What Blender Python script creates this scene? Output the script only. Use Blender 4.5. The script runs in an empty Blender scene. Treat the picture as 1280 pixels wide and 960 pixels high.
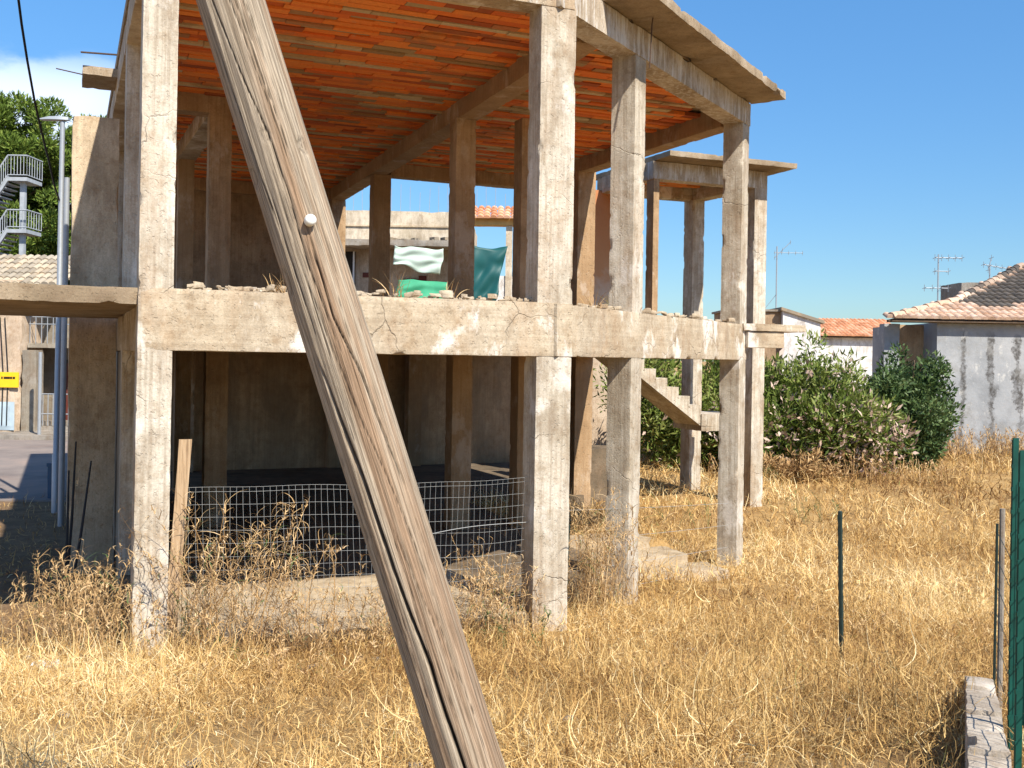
import bpy, math, random
import numpy as np
from mathutils import Vector, Matrix, noise

# ------------------------------------------------------------------ camera, sky, sun, exposure
SC = bpy.context.scene
COL = SC.collection
R = math.radians
F, CX, CY, ROLL = 1309.0, 640.0, 447.0, R(0.9)      # focal length in pixels of a 1280 wide frame, eye-level row
cam = bpy.data.cameras.new('camera')
cam.sensor_width = 36.0
cam.lens = F / 1280 * 36
cam.shift_y = -(480 - CY) / 1280
cam.clip_start, cam.clip_end = 0.05, 6000
camo = bpy.data.objects.new('camera', cam)
COL.objects.link(camo)
camo.rotation_euler = (R(90), -ROLL, 0)
SC.camera = camo

ELEV = R(46.5)
SUN = Vector((0.585, -0.81, 0)).normalized() * math.cos(ELEV) + Vector((0, 0, math.sin(ELEV)))
sl = bpy.data.lights.new('sun', 'SUN')
sl.energy, sl.angle, sl.color = 4.6, R(0.53), (1.0, 0.93, 0.82)
so = bpy.data.objects.new('sun', sl)
COL.objects.link(so)
so.rotation_euler = SUN.to_track_quat('Z', 'Y').to_euler()
so.location = SUN * 60

w = bpy.data.worlds.new('World')
SC.world = w
w.use_nodes = True
nt = w.node_tree
nt.nodes.clear()
N = nt.nodes.new
L = nt.links.new
wo = N('ShaderNodeOutputWorld'); bg = N('ShaderNodeBackground'); sky = N('ShaderNodeTexSky')
sky.sky_type = 'NISHITA'; sky.sun_disc = False
sky.sun_elevation = ELEV; sky.sun_rotation = math.atan2(SUN.x, SUN.y)
sky.altitude = 0; sky.air_density = 1.0; sky.dust_density = 0.15; sky.ozone_density = 3.0
bg.inputs['Strength'].default_value = 0.105
hsv = N('ShaderNodeHueSaturation'); hsv.inputs['Saturation'].default_value = 1.22
L(sky.outputs[0], hsv.inputs['Color'])
# a bank of pale cloud low over the street on the left, wisps elsewhere
tc = N('ShaderNodeTexCoord'); sx = N('ShaderNodeSeparateXYZ'); L(tc.outputs['Generated'], sx.inputs[0])
mp = N('ShaderNodeMapping'); mp.inputs['Scale'].default_value = (5, 5, 11); L(tc.outputs['Generated'], mp.inputs[0])
cn = N('ShaderNodeTexNoise'); cn.inputs['Scale'].default_value = 1.6; cn.inputs['Detail'].default_value = 9; cn.inputs['Roughness'].default_value = .58
L(mp.outputs[0], cn.inputs['Vector'])
def mrange(v, a, b, c=0, d=1):
    m = N('ShaderNodeMapRange'); m.interpolation_type = 'SMOOTHSTEP'
    for i, x in zip((1, 2, 3, 4), (a, b, c, d)): m.inputs[i].default_value = x
    L(v, m.inputs[0]); return m.outputs[0]
def wmath(op, a, b):
    m = N('ShaderNodeMath'); m.operation = op
    for i, x in enumerate((a, b)):
        if isinstance(x, (int, float)): m.inputs[i].default_value = x
        else: L(x, m.inputs[i])
    return m.outputs[0]
lowz = mrange(sx.outputs['Z'], 0.272, 0.215)
west = mrange(sx.outputs['X'], -0.25, -0.38)
thr = wmath('SUBTRACT', 0.66, wmath('MULTIPLY', wmath('MULTIPLY', lowz, west), 0.50))
cov = wmath('MULTIPLY', mrange(wmath('SUBTRACT', cn.outputs['Fac'], thr), 0.0, 0.20), wmath('MULTIPLY', mrange(sx.outputs['Z'], 0.01, .06), 0.85))
cov = wmath('MULTIPLY', cov, wmath('MULTIPLY', lowz, west))
mx = N('ShaderNodeMix'); mx.data_type = 'RGBA'; mx.inputs['B'].default_value = (5.6, 6.3, 7.6, 1)
zr = N('ShaderNodeValToRGB'); L(sx.outputs['Z'], zr.inputs[0])
for el, (p_, c_) in zip(zr.color_ramp.elements, ((0.0, (.38, .485, .59)), (.42, (.94, 1.02, 1.03)))): el.position = p_; el.color = (*c_, 1)
tint = N('ShaderNodeMix'); tint.data_type = 'RGBA'; tint.blend_type = 'MULTIPLY'; tint.inputs['Factor'].default_value = 1
L(hsv.outputs[0], tint.inputs['A']); L(zr.outputs[0], tint.inputs['B'])
L(cov, mx.inputs['Factor']); L(tint.outputs['Result'], mx.inputs['A'])
L(mx.outputs['Result'], bg.inputs['Color']); L(bg.outputs[0], wo.inputs[0])

SC.view_settings.view_transform = 'Standard'
SC.view_settings.look = 'None'
SC.view_settings.exposure = 0.94
SC.view_settings.gamma = 1
SC.view_settings.use_curve_mapping = False
SC.render.engine = 'CYCLES'
SC.cycles.max_bounces = 12
SC.cycles.diffuse_bounces = 8
SC.cycles.use_denoising = True

# ------------------------------------------------------------------ measuring helpers
cR, sR = math.cos(ROLL), math.sin(ROLL)
def at(px, py, Y):
    dx, dy = px - CX, CY - py
    return Vector(((dx * cR - dy * sR) / F * Y, Y, (dx * sR + dy * cR) / F * Y))
A0 = Vector((-2.86, 8.45, 0))
U = Vector((math.cos(R(23)), math.sin(R(23)), 0))
V = Vector((-U.y, U.x, 0))
Z = Vector((0, 0, 1))
def P(u, v, z=0): return A0 + U * u + V * v + Z * z
def uv(x, y):
    dx, dy = x - A0.x, y - A0.y
    return dx * U.x + dy * U.y, dx * V.x + dy * V.y
Bp, Dp = P(3.47, 0), P(7.75, 3.17)
W = (Dp - Bp).normalized()                 # the skewed facade
WN = Vector((W.y, -W.x, 0))                # outward
LBD = (Dp - Bp).length

def sstep(a, b, x):
    t = np.clip((x - a) / (b - a), 0, 1)
    return t * t * (3 - 2 * t)
YK = [-50, 2.5, 4.2, 6, 8.5, 10, 12, 14.5, 18, 24, 28, 40, 80, 5000]
ZK = [-1.55, -1.58, -1.68, -2.03, -2.47, -2.54, -2.66, -2.84, -2.80, -2.52, -2.36, -2.3, -2.4, -2.4]
YL = [-50, 2.5, 4.2, 6, 8.5, 11, 14, 5000]
ZL = [-1.55, -1.6, -1.73, -2.05, -2.46, -2.52, -2.52, -2.52]
def gh(x, y):
    x = np.asarray(x, float); y = np.asarray(y, float)
    a = sum(np.interp(y + d, YK, ZK) for d in (-.7, -.25, .25, .7)) / 4
    b = sum(np.interp(y + d, YL, ZL) for d in (-.7, -.25, .25, .7)) / 4
    k = sstep(-3.6, -6.0, x)
    uu = (x - A0.x) * U.x + (y - A0.y) * U.y; vv = (x - A0.x) * V.x + (y - A0.y) * V.y
    a = a + .36 * sstep(4.6, 5.2, uu) * sstep(7.6, 6.9, uu) * sstep(3.25, 3.6, vv) * sstep(11.5, 8.0, vv)
    n = (np.sin(x * 2.3 + 1.3 * np.sin(y * 1.1)) * np.sin(y * 1.9 + .7 * np.sin(x * 1.7)) * .03
         + np.sin(x * 5.1 + y * 3.3) * .010 + np.sin(y * 6.3 - x * 2.2) * .010)
    n = n * (1 - sstep(-5.6, -6.4, x) * sstep(15, 17, y)) * (1 - sstep(60, 90, y))
    return a * (1 - k) + b * k + n
def g1(x, y): return float(gh(x, y))

# ------------------------------------------------------------------ mesh helpers
class MB:
    def __init__(s): s.v = []; s.f = []; s.a = []
    def add(s, verts, faces, attr=0.0):
        o = len(s.v)
        s.v += [tuple(p) for p in verts]
        s.f += [tuple(i + o for i in f) for f in faces]
        s.a += list(attr) if isinstance(attr, (list, tuple)) else [attr] * len(verts)
    def build(s, name, mat, parent=None, smooth=None, attr=False):
        me = bpy.data.meshes.new(name)
        me.from_pydata(s.v, [], s.f)
        if attr:
            at_ = me.attributes.new('rnd', 'FLOAT', 'POINT'); at_.data.foreach_set('value', s.a)
        return finish(name, me, mat, parent, smooth)
def finish(name, me, mat, parent=None, smooth=None):
    me.update()
    if smooth is not None:
        me.polygons.foreach_set('use_smooth', [True] * len(me.polygons))
        if smooth < 180: me.set_sharp_from_angle(angle=R(smooth))
    o = bpy.data.objects.new(name, me)
    me.materials.append(mat)
    COL.objects.link(o)
    if parent is not None:
        o.parent = parent
        m = Matrix.Translation(Vector(parent.location))
        if parent.parent is not None: m = Matrix.Identity(4)
        o.matrix_parent_inverse = m.inverted()
    return o
def npmesh(name, verts, quads, mat, parent=None, rnd=None, smooth=None):
    me = bpy.data.meshes.new(name)
    nv, nf = len(verts), len(quads)
    k = quads.shape[1]
    me.vertices.add(nv); me.loops.add(nf * k); me.polygons.add(nf)
    me.vertices.foreach_set('co', verts.astype(np.float32).ravel())
    me.loops.foreach_set('vertex_index', quads.astype(np.int32).ravel())
    me.polygons.foreach_set('loop_start', np.arange(0, nf * k, k, dtype=np.int32))
    if rnd is not None:
        a_ = me.attributes.new('rnd', 'FLOAT', 'POINT'); a_.data.foreach_set('value', rnd.astype(np.float32))
    me.update(calc_edges=True)
    me.validate()
    return finish(name, me, mat, parent, smooth)
def tag(o, label=None, cat=None, group=None, kind=None):
    for k, x in (('label', label), ('category', cat), ('group', group), ('kind', kind)):
        if x: o[k] = x
    return o
def empty(name, loc, label, cat, group=None):
    o = bpy.data.objects.new(name, None)
    o.location = loc
    o.empty_display_size = .2
    COL.objects.link(o)
    return tag(o, label, cat, group)

def box(mb, o, ax, ay, az, attr=0.0):
    o, ax, ay, az = map(Vector, (o, ax, ay, az))
    vs = [o + ax * i + ay * j + az * k for k in (0, 1) for j in (0, 1) for i in (0, 1)]
    fs = [(0, 2, 3, 1), (4, 5, 7, 6), (0, 1, 5, 4), (2, 6, 7, 3), (0, 4, 6, 2), (1, 3, 7, 5)]
    if ax.cross(ay).dot(az) < 0: fs = [f[::-1] for f in fs]
    mb.add(vs, fs, attr)
def cbox(mb, c, sx_, sy_, sz_, attr=0.0, ang=0):
    a = Vector((math.cos(ang), math.sin(ang), 0)); b = Vector((-a.y, a.x, 0))
    c = Vector(c)
    box(mb, c - a * sx_ / 2 - b * sy_ / 2 - Z * sz_ / 2, a * sx_, b * sy_, Z * sz_, attr)
def rough(mb, o, ax, ay, az, step=.08, amp=.003, chip=.018, attr=0.0, big=.003):
    """A cast concrete block: subdivided, uneven faces, chipped edges."""
    o, ax, ay, az = map(Vector, (o, ax, ay, az))
    n = [max(1, min(160, int(math.ceil(a.length / step)))) for a in (ax, ay, az)]
    flip = ax.cross(ay).dot(az) < 0
    idx = {}; vs = []; fs = []
    un = [a.normalized() for a in (ax, ay, az)]
    def vert(i, j, k):
        key = (i, j, k)
        if key in idx: return idx[key]
        p = o + ax * (i / n[0]) + ay * (j / n[1]) + az * (k / n[2])
        d = noise.noise_vector(p * 9.0) * amp + noise.noise_vector(p * 1.7) * big
        e = [(-1 if q == 0 else (1 if q == n[m] else 0)) for m, q in enumerate(key)]
        if sum(1 for q in e if q) >= 2:
            c = max(0, noise.noise(p * 3.7) + .6 * noise.noise(p * 12) - .42) * chip * 2.6 + chip * .13 + .0018 * noise.noise(p * 17)
            for m in range(3): d = d - un[m] * e[m] * c
        idx[key] = len(vs); vs.append(p + d)
        return idx[key]
    def quad(a, b, c, d): fs.append((d, c, b, a) if flip else (a, b, c, d))
    for k, rev in ((0, 1), (n[2], 0)):
        for i in range(n[0]):
            for j in range(n[1]):
                q = [vert(i, j, k), vert(i + 1, j, k), vert(i + 1, j + 1, k), vert(i, j + 1, k)]
                quad(*(q[::-1] if rev else q))
    for j, rev in ((0, 0), (n[1], 1)):
        for i in range(n[0]):
            for k in range(n[2]):
                q = [vert(i, j, k), vert(i + 1, j, k), vert(i + 1, j, k + 1), vert(i, j, k + 1)]
                quad(*(q[::-1] if rev else q))
    for i, rev in ((0, 1), (n[0], 0)):
        for j in range(n[1]):
            for k in range(n[2]):
                q = [vert(i, j, k), vert(i, j + 1, k), vert(i, j + 1, k + 1), vert(i, j, k + 1)]
                quad(*(q[::-1] if rev else q))
    mb.add(vs, fs, attr)
def tube(mb, pts, r, sides=5, attr=0.0, cap=True):
    pts = [Vector(p) for p in pts]
    n = len(pts)
    rr = r if isinstance(r, (list, tuple)) else [r] * n
    vs = []; fs = []
    for i, p in enumerate(pts):
        t = (pts[min(i + 1, n - 1)] - pts[max(i - 1, 0)]).normalized()
        a = t.cross(Z if abs(t.z) < .9 else Vector((1, 0, 0))).normalized(); b = t.cross(a)
        for s in range(sides):
            th = 2 * math.pi * s / sides
            vs.append(p + (a * math.cos(th) + b * math.sin(th)) * rr[i])
    for i in range(n - 1):
        for s in range(sides):
            q = (i * sides + s, i * sides + (s + 1) % sides, (i + 1) * sides + (s + 1) % sides, (i + 1) * sides + s)
            fs.append(q[::-1])
    if cap:
        fs.append(tuple(range(sides)))
        fs.append(tuple(range((n - 1) * sides, n * sides))[::-1])
    mb.add(vs, fs, attr)
def prism(mb, poly, z0, z1, attr=0.0):
    """poly: list of (x,y) counter-clockwise."""
    n = len(poly)
    vs = [(x, y, z0) for x, y in poly] + [(x, y, z1) for x, y in poly]
    fs = [tuple(range(n))[::-1], tuple(range(n, 2 * n))] + [(i, (i + 1) % n, n + (i + 1) % n, n + i) for i in range(n)]
    mb.add(vs, fs, attr)

# ------------------------------------------------------------------ materials
class NT:
    def __init__(s, name):
        s.m = bpy.data.materials.new(name); s.m.use_nodes = True
        s.t = s.m.node_tree; s.b = s.t.nodes['Principled BSDF']; s.out = s.t.nodes['Material Output']
        s.b.inputs['Specular IOR Level'].default_value = .25
        s.tc = None
    def n(s, typ, **kw):
        x = s.t.nodes.new(typ)
        for k, v in kw.items(): setattr(x, k, v)
        return x
    def link(s, a, b): s.t.links.new(a, b)
    def co(s, scale=(1, 1, 1), rot=(0, 0, 0)):
        if s.tc is None: s.tc = s.n('ShaderNodeTexCoord')
        m = s.n('ShaderNodeMapping'); m.inputs['Scale'].default_value = scale; m.inputs['Rotation'].default_value = rot
        s.link(s.tc.outputs['Object'], m.inputs[0]); return m.outputs[0]
    def noise(s, scale, detail=6, rough=.55, vec=None, dist=0):
        x = s.n('ShaderNodeTexNoise')
        x.inputs['Scale'].default_value = scale; x.inputs['Detail'].default_value = detail
        x.inputs['Roughness'].default_value = rough; x.inputs['Distortion'].default_value = dist
        s.link(vec if vec is not None else s.co(), x.inputs['Vector']); return x.outputs['Fac']
    def ramp(s, fac, stops):
        x = s.n('ShaderNodeValToRGB'); e = x.color_ramp.elements
        while len(e) < len(stops): e.new(.5)
        for el, (p, c) in zip(e, stops):
            el.position = p
            el.color = (*c, 1) if isinstance(c, (tuple, list)) else (c, c, c, 1)
        s.link(fac, x.inputs[0]); return x.outputs[0]
    def mix(s, fac, a, b, mode='MIX'):
        x = s.n('ShaderNodeMix', data_type='RGBA', blend_type=mode)
        for sock, v in (('Factor', fac), ('A', a), ('B', b)):
            if isinstance(v, (int, float)): x.inputs[sock].default_value = v
            elif isinstance(v, (tuple, list)): x.inputs[sock].default_value = (*v, 1)
            else: s.link(v, x.inputs[sock])
        return x.outputs['Result']
    def math(s, op, a, b=0.0):
        x = s.n('ShaderNodeMath', operation=op)
        for i, v in enumerate((a, b)):
            if isinstance(v, (int, float)): x.inputs[i].default_value = v
            else: s.link(v, x.inputs[i])
        return x.outputs[0]
    def attr(s, name='rnd'):
        x = s.n('ShaderNodeAttribute'); x.attribute_name = name; return x.outputs['Fac']
    def col(s, c):
        if isinstance(c, (tuple, list)): s.b.inputs['Base Color'].default_value = (*c, 1)
        else: s.link(c, s.b.inputs['Base Color'])
    def rough(s, v): s.b.inputs['Roughness'].default_value = v
    def bump(s, h, strength=.4, dist=.02):
        x = s.n('ShaderNodeBump'); x.inputs['Strength'].default_value = strength; x.inputs['Distance'].default_value = dist
        s.link(h, x.inputs['Height']); s.link(x.outputs[0], s.b.inputs['Normal'])
    def translucent(s, colr, k):
        d = s.n('ShaderNodeBsdfTranslucent'); s.link(colr, d.inputs[0])
        mxs = s.n('ShaderNodeMixShader'); mxs.inputs[0].default_value = k
        s.link(s.b.outputs[0], mxs.inputs[1]); s.link(d.outputs[0], mxs.inputs[2]); s.link(mxs.outputs[0], s.out.inputs[0])

def concrete(name, dark, mid, light, streak=.5, patch=.0, horiz=False, drips=False, stain=0.0, stain_col=(.12, .07, .035), rust=.0, cracks=.0):
    k = NT(name)
    base = k.ramp(k.noise(1.3, 9, .66), [(.33, dark), (.5, mid), (.66, light)])
    sc = (26, 26, .9) if not horiz else (.9, .9, 22)
    st = k.noise(1.0, 5, .62, k.co(sc))
    base = k.mix(k.math('MULTIPLY', k.ramp(st, [(.36, 1.0), (.56, 0.0)]), streak), base, k.mix(.6, base, (.34, .25, .17), 'MULTIPLY'))
    fine = k.noise(55, 6, .75)
    base = k.mix(.42, base, k.ramp(fine, [(.28, .2), (.66, 1.0)]), 'MULTIPLY')
    blot = k.noise(6.5, 7, .72)
    base = k.mix(k.ramp(blot, [(.50, 0.0), (.66, .5)]), base, k.mix(1.0, base, (.58, .46, .34), 'MULTIPLY'))
    grime = k.noise(2.6, 9, .74, k.co((1, 1, .4)))
    base = k.mix(k.ramp(grime, [(.48, 0.0), (.68, .7)]), base, (.20, .145, .095))
    if rust:
        rn = k.noise(1.7, 7, .7, k.co((1.5, 1.5, .5)))
        base = k.mix(k.math('MULTIPLY', k.ramp(rn, [(.50, 0.0), (.66, 1.0)]), rust), base, (.36, .20, .09))
    if stain:
        sn = k.noise(.8, 6, .6, k.co((1.6, 1.6, .35)))
        base = k.mix(k.math('MULTIPLY', k.ramp(sn, [(.35, 0.0), (.55, 1.0)]), stain), base, stain_col)
    if patch:
        pn = k.noise(2.2, 7, .68, k.co((1, 1, .6)))
        base = k.mix(k.math('MULTIPLY', k.ramp(pn, [(.56, 0.0), (.63, 1.0)]), patch), base, (.70, .66, .60))
    if drips:
        dn = k.noise(1.0, 5, .65, k.co((17, 17, 2.2)), .5)
        base = k.mix(k.math('MULTIPLY', k.ramp(dn, [(.50, 0.0), (.60, 1.0)]), .55), base, (.64, .63, .61))
    h = k.math('ADD', k.math('MULTIPLY', fine, .5), k.math('MULTIPLY', st, .5))
    pits = k.ramp(k.noise(24, 4, .6), [(.33, 0.0), (.40, 1.0)])
    h = k.math('ADD', h, k.math('MULTIPLY', pits, .7))
    h = k.math('ADD', h, k.math('MULTIPLY', blot, .8))
    if cracks:
        v = k.n('ShaderNodeTexVoronoi', feature='DISTANCE_TO_EDGE'); v.inputs['Scale'].default_value = 1.25
        wv = k.n('ShaderNodeMix', data_type='RGBA'); wv.inputs['Factor'].default_value = .16
        nn = k.n('ShaderNodeTexNoise'); nn.inputs['Scale'].default_value = 5; nn.inputs['Detail'].default_value = 6; k.link(k.co(), nn.inputs['Vector'])
        k.link(k.co(), wv.inputs['A']); k.link(nn.outputs['Color'], wv.inputs['B']); k.link(wv.outputs['Result'], v.inputs['Vector'])
        line = k.math('MULTIPLY', k.ramp(v.outputs['Distance'], [(0, 1.0), (.006, 0.0)]), k.ramp(k.noise(1.1, 3, .5), [(.5, 0.0), (.6, 1.0)]))
        base = k.mix(k.math('MULTIPLY', line, cracks), base, (.07, .05, .035))
        h = k.math('SUBTRACT', h, k.math('MULTIPLY', line, 1.5))
    k.col(base); k.rough(.93)
    k.bump(h, .6, .014)
    return k.m
M = {}
M['pillar'] = concrete('weathered_concrete', (.40, .335, .245), (.57, .51, .41), (.67, .62, .525), .65, .5, rust=.22, cracks=.35)
M['beam'] = concrete('beam_concrete', (.37, .29, .195), (.52, .43, .31), (.62, .54, .415), .35, .7, horiz=True, rust=.25, cracks=.4)
M['drip'] = concrete('drip_stained_concrete', (.34, .27, .19), (.50, .42, .32), (.62, .55, .45), .3, .3, drips=True)
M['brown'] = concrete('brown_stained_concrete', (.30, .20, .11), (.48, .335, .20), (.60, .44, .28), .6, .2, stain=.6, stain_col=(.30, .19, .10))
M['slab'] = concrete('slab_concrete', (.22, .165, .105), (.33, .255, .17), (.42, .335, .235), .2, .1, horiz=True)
M['shadefloor'] = concrete('shaded_floor_concrete', (.09, .068, .045), (.15, .115, .076), (.21, .16, .108), .1, 0, horiz=True)  # darkness of the shaded interior put into the floor colour
M['floor'] = concrete('sandy_and_sunlit_concrete', (.40, .31, .20), (.50, .40, .27), (.58, .47, .33), .05, .1, horiz=True)  # sand tone of the steps; on the floor strip it paints in sunlight
M['plaster'] = concrete('beige_plaster', (.48, .38, .25), (.60, .48, .33), (.66, .54, .385), .25, .12)
M['greyplaster'] = concrete('grey_plaster', (.22, .19, .15), (.31, .27, .21), (.38, .335, .265), .3, .1)
M['soot'] = concrete('sooty_brown_wall', (.46, .30, .165), (.62, .43, .255), (.72, .53, .33), .4, 0, stain=.55, stain_col=(.24, .17, .105))
M['wallbrown'] = concrete('brown_wall', (.24, .165, .10), (.38, .265, .165), (.48, .35, .22), .4, 0)
M['cream'] = concrete('cream_render', (.52, .44, .32), (.64, .55, .42), (.72, .63, .50), .2, .1)
M['white'] = concrete('white_render', (.66, .65, .64), (.76, .75, .74), (.82, .81, .80), .15, .1)
M['peach'] = concrete('peach_render', (.50, .38, .27), (.60, .47, .34), (.68, .55, .42), .25, .2)
M['kerb'] = concrete('pale_kerb_concrete', (.36, .30, .235), (.50, .43, .345), (.60, .53, .44), .3, .2)
M['greystone'] = concrete('grey_stone', (.20, .175, .145), (.30, .27, .23), (.40, .36, .31), .2, .1)

def plain(name, c, rough=.6, metal=0.0, var=.25, scale=8):
    k = NT(name)
    n = k.noise(scale, 5, .6)
    k.col(k.mix(var, c, k.ramp(n, [(.3, .35), (.7, 1.0)]), 'MULTIPLY')); k.rough(rough)
    k.b.inputs['Metallic'].default_value = metal
    k.bump(n, .15, .01)
    return k.m
M['galv'] = plain('galvanised_steel', (.36, .385, .41), .45, .35, .2, 14)
M['wire'] = plain('galvanised_wire', (.36, .37, .36), .6, .1, .3, 20)
M['rust'] = plain('rusty_iron', (.10, .06, .04), .8, .2, .5, 30)
M['black'] = plain('black_rubber', (.015, .015, .017), .6)
M['darkiron'] = plain('dark_green_iron', (.022, .04, .035), .55, .1, .5, 25)
M['green'] = plain('green_coated_steel', (.005, .066, .050), .55, 0, .7, 9)
M['whitepaint'] = plain('white_painted_metal', (.72, .74, .76), .5)
M['ceramic'] = plain('white_ceramic', (.74, .74, .70), .3, 0, .1)
M['yellow'] = plain('yellow_sign_paint', (.85, .50, .02), .5, 0, .15)
M['ink'] = plain('dark_sign_ink', (.05, .03, .01), .6)
M['blue'] = plain('blue_plastic', (.04, .09, .15), .45)
M['darkvoid'] = plain('dark_interior', (.03, .027, .024), .9)
M['reddoor'] = plain('dark_red_door', (.12, .03, .02), .6)
M['ochre'] = plain('ochre_beam_paint', (.60, .38, .14), .7)
M['tarpgreen'] = plain('dark_green_tarpaulin', (.010, .075, .075), .5, 0, .15, 3)
M['tarpwhite'] = plain('faded_pale_tarpaulin', (.48, .58, .50), .6, 0, .1, 3)
M['netgreen'] = plain('green_netting', (.05, .30, .16), .7, 0, .2, 6)
M['litter'] = plain('white_paper', (.75, .75, .73), .7)
M['plywood'] = None

# plank
k = NT('old_plank_wood')
g = k.noise(1.0, 7, .65, k.co((60, 60, 2.2)))
k.col(k.ramp(g, [(.3, (.16, .10, .055)), (.5, (.38, .26, .15)), (.72, (.52, .40, .27))])); k.rough(.85); k.bump(g, .5, .006)
M['plank'] = k.m
# pole
k = NT('weathered_pole_wood')
g1n = k.noise(1.0, 8, .72, k.co((150, 150, 1.5)), .3)
g2n = k.noise(1.0, 4, .6, k.co((11, 11, .35)), .4)
g3n = k.noise(1.0, 5, .7, k.co((420, 420, 9)))
base = k.ramp(g1n, [(.30, (.085, .062, .043)), (.42, (.28, .222, .158)), (.56, (.43, .355, .265)), (.75, (.56, .485, .38))])
base = k.mix(k.ramp(g2n, [(.48, 0.0), (.62, .75)]), base, k.mix(.6, base, (.66, .34, .14), 'MULTIPLY'))
base = k.mix(k.ramp(g2n, [(.30, .5), (.42, 0.0)]), base, (.24, .215, .185))
base = k.mix(.65, base, k.ramp(g3n, [(.36, .25), (.58, 1.0)]), 'MULTIPLY')
thin = k.noise(1.0, 3, .5, k.co((60, 60, .55)), .2)
base = k.mix(k.ramp(thin, [(.485, 0.0), (.498, .6), (.502, .6), (.515, 0.0)]), base, (.06, .045, .033))
base = k.mix(k.attr('rnd'), base, (.03, .022, .016))
k.col(base); k.rough(.88); k.b.inputs['Specular IOR Level'].default_value = .15
k.bump(k.math('ADD', g1n, k.math('MULTIPLY', g3n, .6)), .6, .004)
M['pole'] = k.m
# clay ceiling blocks (rnd: 0..1 per block)
k = NT('clay_block_ceiling')
c = k.ramp(k.attr(), [(0, (.36, .09, .03)), (.10, (.60, .13, .03)), (.28, (.82, .19, .035)), (.48, (.88, .28, .055)), (.64, (.84, .21, .04)), (.74, (.60, .16, .05)),
                      (.80, (.36, .23, .11)), (.88, (.54, .40, .22)), (1, (.64, .52, .33))])
gr = k.noise(1.0, 6, .7, k.co((34, 34, 34)))
c = k.mix(.35, c, k.ramp(gr, [(.3, .45), (.65, 1.0)]), 'MULTIPLY')
dirt = k.noise(1.1, 7, .68)
c = k.mix(k.ramp(dirt, [(.52, 0.0), (.68, .7)]), c, (.28, .16, .075))
lime = k.noise(3.2, 8, .75)
c = k.mix(k.ramp(lime, [(.62, 0.0), (.70, .6)]), c, (.50, .38, .24))
k.col(c); k.rough(.9); k.bump(k.noise(1.0, 3, .5, k.co((60, 60, 60))), .3, .01)
M['clay'] = k.m
# roof tiles (rnd 0..1 light, >1 dark lichen)
k = NT('clay_roof_tiles')
c = k.ramp(k.attr(), [(0, (.40, .25, .16)), (.25, (.58, .40, .29)), (.48, (.68, .52, .40)), (.55, (.26, .19, .14)), (.62, (.055, .048, .042)), (1, (.115, .10, .085))])
c = k.mix(k.ramp(k.noise(6, 6, .7), [(.45, 0.0), (.7, .6)]), c, (.13, .10, .075))
k.col(c); k.rough(.9); k.bump(k.noise(30, 4, .6), .4, .01)
M['tiles'] = k.m
k = NT('orange_roof_tiles')
c = k.ramp(k.attr(), [(0, (.45, .20, .10)), (.5, (.62, .30, .16)), (1, (.70, .42, .27))])
c = k.mix(k.ramp(k.noise(3, 5, .7), [(.5, 0.0), (.7, .4)]), c, (.25, .16, .10))
k.col(c); k.rough(.9)
M['orangetiles'] = k.m
k = NT('grey_roof_tiles')
c = k.ramp(k.attr(), [(0, (.22, .185, .14)), (.5, (.33, .285, .22)), (1, (.44, .37, .27))])
c = k.mix(k.ramp(k.noise(1.4, 6, .7), [(.5, 0.0), (.68, .6)]), c, (.42, .30, .18))
k.col(c); k.rough(.9)
M['greytiles'] = k.m
# the shed wall: whitewash with dark vertical seams
k = NT('stained_whitewash')
b0 = k.ramp(k.noise(.9, 8, .65), [(.3, (.21, .22, .23)), (.5, (.30, .31, .32)), (.7, (.38, .385, .39))])
b0 = k.mix(k.ramp(k.noise(1.0, 5, .6, k.co((5, 5, .8))), [(.50, 0.0), (.75, .5)]), b0, (.26, .27, .28))
sep = k.n('ShaderNodeSeparateXYZ'); k.link(k.co(), sep.inputs[0])
wob = k.math('MULTIPLY', k.math('SUBTRACT', k.noise(2.2, 7, .7), .5), .30)
for xs, wd, ztop, zbot, seed in ((12.06, .05, .85, -2.4, 0), (12.80, .075, .80, -1.0, 3), (12.86, .13, -.6, -2.6, 5), (13.50, .10, .75, -.9, 8), (13.62, .16, -.3, -1.7, 9), (14.6, .07, .8, -.2, 12), (15.5, .12, .5, -2, 15)):
    vv_ = k.co((1, 1, 1)); off = k.n('ShaderNodeVectorMath', operation='ADD'); off.inputs[1].default_value = (seed, seed, seed); k.link(vv_, off.inputs[0])
    wob = k.math('MULTIPLY', k.math('SUBTRACT', k.noise(2.6, 8, .75, off.outputs[0]), .5), .34)
    d = k.math('ABSOLUTE', k.math('ADD', k.math('SUBTRACT', sep.outputs['X'], xs), wob))
    wv = k.math('MULTIPLY', k.ramp(k.noise(1.6, 8, .75, off.outputs[0]), [(.40, 0.0), (.68, 1.0)]), wd * 1.7)
    mk = k.n('ShaderNodeMapRange'); mk.inputs[1].default_value = 0; mk.inputs[2].default_value = .05
    mk.inputs[3].default_value = 1; mk.inputs[4].default_value = 0
    k.link(k.math('SUBTRACT', d, wv), mk.inputs[0])
    def edge(a_, b_):
        q = k.n('ShaderNodeMapRange'); q.inputs[1].default_value = a_; q.inputs[2].default_value = b_; k.link(k.math('ADD', sep.outputs['Z'], wob), q.inputs[0]); return q.outputs[0]
    m_ = k.math('MULTIPLY', k.math('MULTIPLY', mk.outputs[0], edge(ztop + .1, ztop - .1)), edge(zbot - .3, zbot + .3))
    m_ = k.math('MULTIPLY', m_, k.ramp(k.noise(7, 6, .75, off.outputs[0]), [(.36, .25), (.56, .92)]))
    b0 = k.mix(m_, b0, (.065, .06, .055))
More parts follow.
